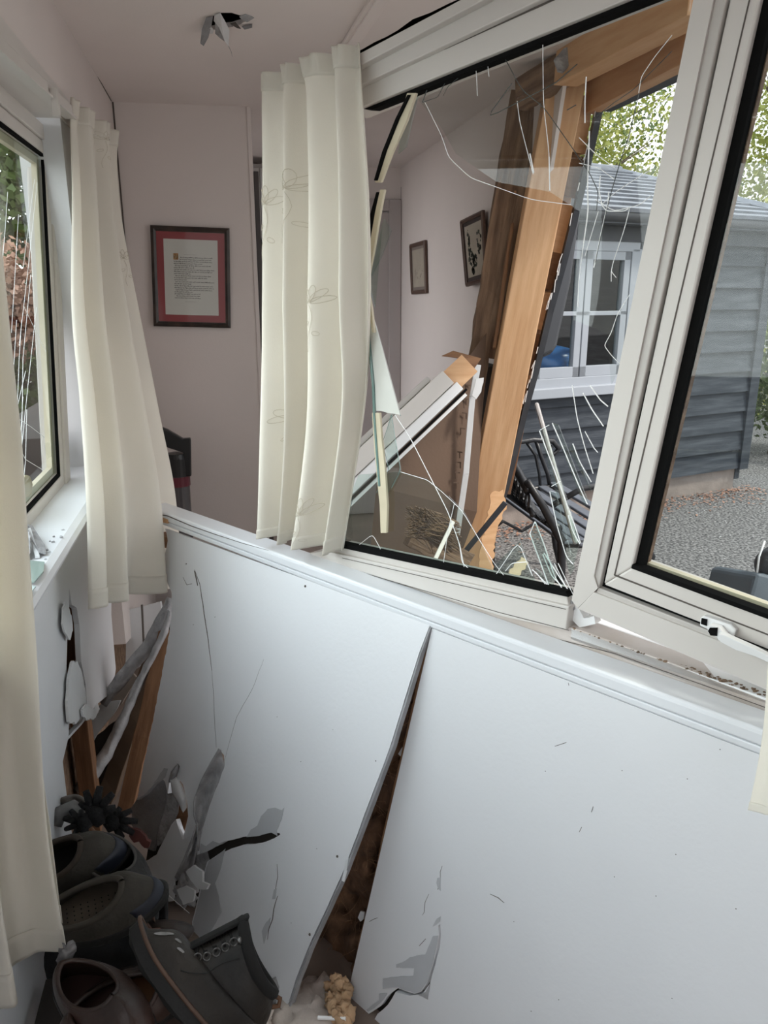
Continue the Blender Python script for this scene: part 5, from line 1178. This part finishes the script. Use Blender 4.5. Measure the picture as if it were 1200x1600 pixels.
tag(put('loose_stones', mb, mat('pale_stone', (.34,.33,.32), .9, .4, 3)), 'loose pale stones scattered over the dark gravel drive', 'stones', kind='stuff')

# garden bench
bax = Vector((.0,1,0)).normalized()                     # along the seat, away from the camera
bnx = Vector((1,0,0)).normalized()                    # towards the seat front
B0_ = Vector((1.40, 3.05, -.08))
bn = root('garden_bench', 'black cast iron garden bench with grey slatted seat and lattice back outside the window', 'bench', B0_)
def bp_(a, f, z): return B0_ + bax*a + bnx*f + T*z*1.13
BL = 1.02
for a in (0, BL):
    e = MB()
    e.tube([bp_(a,-.16,.70), bp_(a,-.08,.60), bp_(a,.02,.45), bp_(a,.03,.30), bp_(a,-.03,.12), bp_(a,-.06,.0)], [.016,.018,.022,.02,.018,.022], 8)
    e.tube([bp_(a,.02,.44), bp_(a,.22,.42), bp_(a,.42,.43), bp_(a,.47,.36), bp_(a,.43,.22), bp_(a,.46,.10), bp_(a,.50,.0)], [.02,.018,.02,.02,.018,.018,.022], 8)
    e.tube([bp_(a,-.03,.60), bp_(a,.10,.66), bp_(a,.28,.68), bp_(a,.40,.67), bp_(a,.44,.63), bp_(a,.41,.60), bp_(a,.38,.625), bp_(a,.40,.645)], [.014,.014,.015,.017,.017,.014,.012,.01], 8)
    e.tube([bp_(a,.30,.67), bp_(a,.34,.58), bp_(a,.38,.50), bp_(a,.40,.43)], .012, 8).tube([bp_(a,.24,.67), bp_(a,.30,.60), bp_(a,.33,.50), bp_(a,.34,.43)], .009, 8)
    e.tube([bp_(a,.0,.18), bp_(a,.12,.26), bp_(a,.24,.20), bp_(a,.36,.26), bp_(a,.46,.20)], .010, 8)
    put('end_frame', e, iron, bn, smooth=True)
for k in range(6):
    f = .05+k*.075; z_ = .445-.02*math.sin(k/5*math.pi); put('seat_slat', MB().beam(bp_(-.02,f,z_), bp_(BL+.02,f,z_), .055, .018, T), slat, bn, bevel=.006)
def arch(t): return .66+.17*math.sin(math.pi*t)
bm_ = MB()
bm_.tube([bp_(BL*t/20, -.15-.03*math.sin(math.pi*t/20), arch(t/20)) for t in range(21)], .020, 8)
bm_.tube([bp_(BL*t/20, -.12-.02*math.sin(math.pi*t/20), arch(t/20)-.10) for t in range(21)], .012, 8)
bm_.tube([bp_(0,-.0,.50), bp_(BL,-.0,.50)], .022, 8)
put('back_rail', bm_, iron, bn, smooth=True)
lt2 = MB()
for k in range(-8, 26):
    for s in (1, -1):
        a0 = k*.055 if s == 1 else k*.055+.36
        P_ = []
        for j in range(9):
            a = a0+s*j*.045; t = a/BL
            if 0 <= t <= 1:
                z_ = .50+(arch(t)-.10-.50)*j/8; P_.append(bp_(a, -.13*(j/8)-.0, z_))
        if len(P_) > 1: lt2.tube(P_, .008, 5)
put('back_lattice', lt2, iron, bn)
lt3 = MB()
for k in range(28):
    t = (k+.5)/28; a = BL*t; c_ = bp_(a, -.145, arch(t)-.05); lt3.tube([c_+bax*.02*math.cos(q)+T*.035*math.sin(q) for q in [i*math.pi/4 for i in range(9)]], .006, 5, False)
put('scroll_band', lt3, iron, bn)
# grey tub by the casement at the right edge
gt = root('grey_container', 'grey moulded container partly visible through the casement at the right edge', 'container', at(1215,960,2.2))
put('body', MB().slab([at(x,y,2.2) for x,y in [(1180,900),(1190,895),(1260,915),(1260,985),(1174,950),(1172,930)]], cF*.3), mat('grey_plastic', (.10,.12,.14), .35, .2, 8), gt, bevel=.01)
put('lid', MB().blob(at(1215,885,2.25), .055, 14, .05, 2, (1.1,1.1,1.2)), gutterm, gt, smooth=True)
put('handle', MB().tube([at(1195,845,2.2), at(1186,870,2.2), at(1183,895,2.2)], .003, 6), whitem, gt, smooth=True)

# trees and hedges
def leaves(mb, c, rad, n, size, rnd, squash=1.0, clump=True):
    cl_ = [c + Vector((rnd.gauss(0,.45)*rad, rnd.gauss(0,.45)*rad, rnd.gauss(0,.42)*rad*squash)) for _ in range(max(6, n//90))] if clump else [c]
    for i in range(n):
        q = rnd.choice(cl_); s = rad*.16; p = q + Vector((rnd.gauss(0,s), rnd.gauss(0,s), rnd.gauss(0,s*.8)))
        d1 = Vector((rnd.uniform(-1,1),rnd.uniform(-1,1),rnd.uniform(-1,1))).normalized()*size*rnd.uniform(.6,1.3); d2 = d1.cross(Vector((rnd.uniform(-1,1),rnd.uniform(-1,1),rnd.uniform(-1,1)))).normalized()*size*.36
        mb.add([p-d1*.5, p+d2, p+d1*.5, p-d2], [(0,1,2,3)])
def tree(label, base, h, rad, n, size, m, seed, name='tree', cat='tree', squash=1.2, branches=9, thick=.11, lowc=.62):
    rnd = random.Random(seed); base = Vector(base); r = root(name, label, cat, base)
    tr_ = MB().tube([base, base+Vector((.1,.05,h*.35)), base+Vector((-.05,.1,h*.7)), base+Vector((0,0,h))], [thick, thick*.8, thick*.5, thick*.2], 8)
    for i in range(branches):
        z0 = h*rnd.uniform(.35,.9); a = rnd.random()*6.28; l_ = rad*rnd.uniform(.6,1.1); p = base+T*z0; q = p+Vector((math.cos(a)*l_*.5, math.sin(a)*l_*.5, l_*.3)); e = p+Vector((math.cos(a)*l_, math.sin(a)*l_, l_*.55))
        tr_.tube([p,q,e], [thick*.3,thick*.2,thick*.06], 5)
        for j in range(4):
            b = a+rnd.uniform(-1,1); tr_.tube([q.lerp(e, rnd.random()), q.lerp(e, rnd.random())+Vector((math.cos(b), math.sin(b), rnd.uniform(.1,.8)))*l_*.4], [thick*.07,thick*.02], 4)
    put('trunk', tr_, bark, r, smooth=True)
    mb_ = MB(); leaves(mb_, base+T*(h*lowc), rad, n, size, rnd, squash); put('foliage', mb_, m, r)
    return r
tree('yellow-green leafy tree directly behind the shed roof', (4.6, 12.5, -.1), 5.5, 2.3, 26000, .075, leafA, 1)
tree('broad yellow-green tree further right, seen through the casement', (9.0, 11.0, -.1), 5.2, 2.4, 26000, .075, leafA, 2)
tree('tall darker green tree far behind the shed', (7.2, 16.5, -.1), 6.2, 3.2, 14000, .10, leafB, 3)
tree('sparse green tree behind the left part of the shed roof', (1.9, 13.5, -.1), 4.6, 2.0, 9000, .08, leafB, 6)
tree('green leafy shrub at the right-hand corner of the shed', (5.35, 6.75, -.1), 1.7, .75, 5000, .06, leafB, 4, name='shrub', cat='shrub', thick=.03, lowc=.5, squash=1.0)
tree('russet-tinged bush beyond the gravel right of the shed', (7.2, 7.8, -.1), 2.0, 1.1, 4000, .08, leafA, 5, name='shrub', cat='shrub', thick=.03, lowc=.5, squash=.9)
tree('dense green garden tree outside the left window', (-2.6, 8.0, -.1), 3.8, 1.7, 22000, .10, leafB, 7, lowc=.62)
tree('russet leafed bush outside the left window', (-1.45, 5.0, -.1), 2.0, .5, 12000, .045, leafR, 8, name='shrub', cat='shrub', thick=.03, lowc=.78, squash=.6)
tree('low green hedge plant outside the left window under the russet bush', (-1.7, 5.2, -.1), 1.5, .8, 13000, .055, leafB, 9, name='shrub', cat='shrub', thick=.03, lowc=.5, squash=.8)
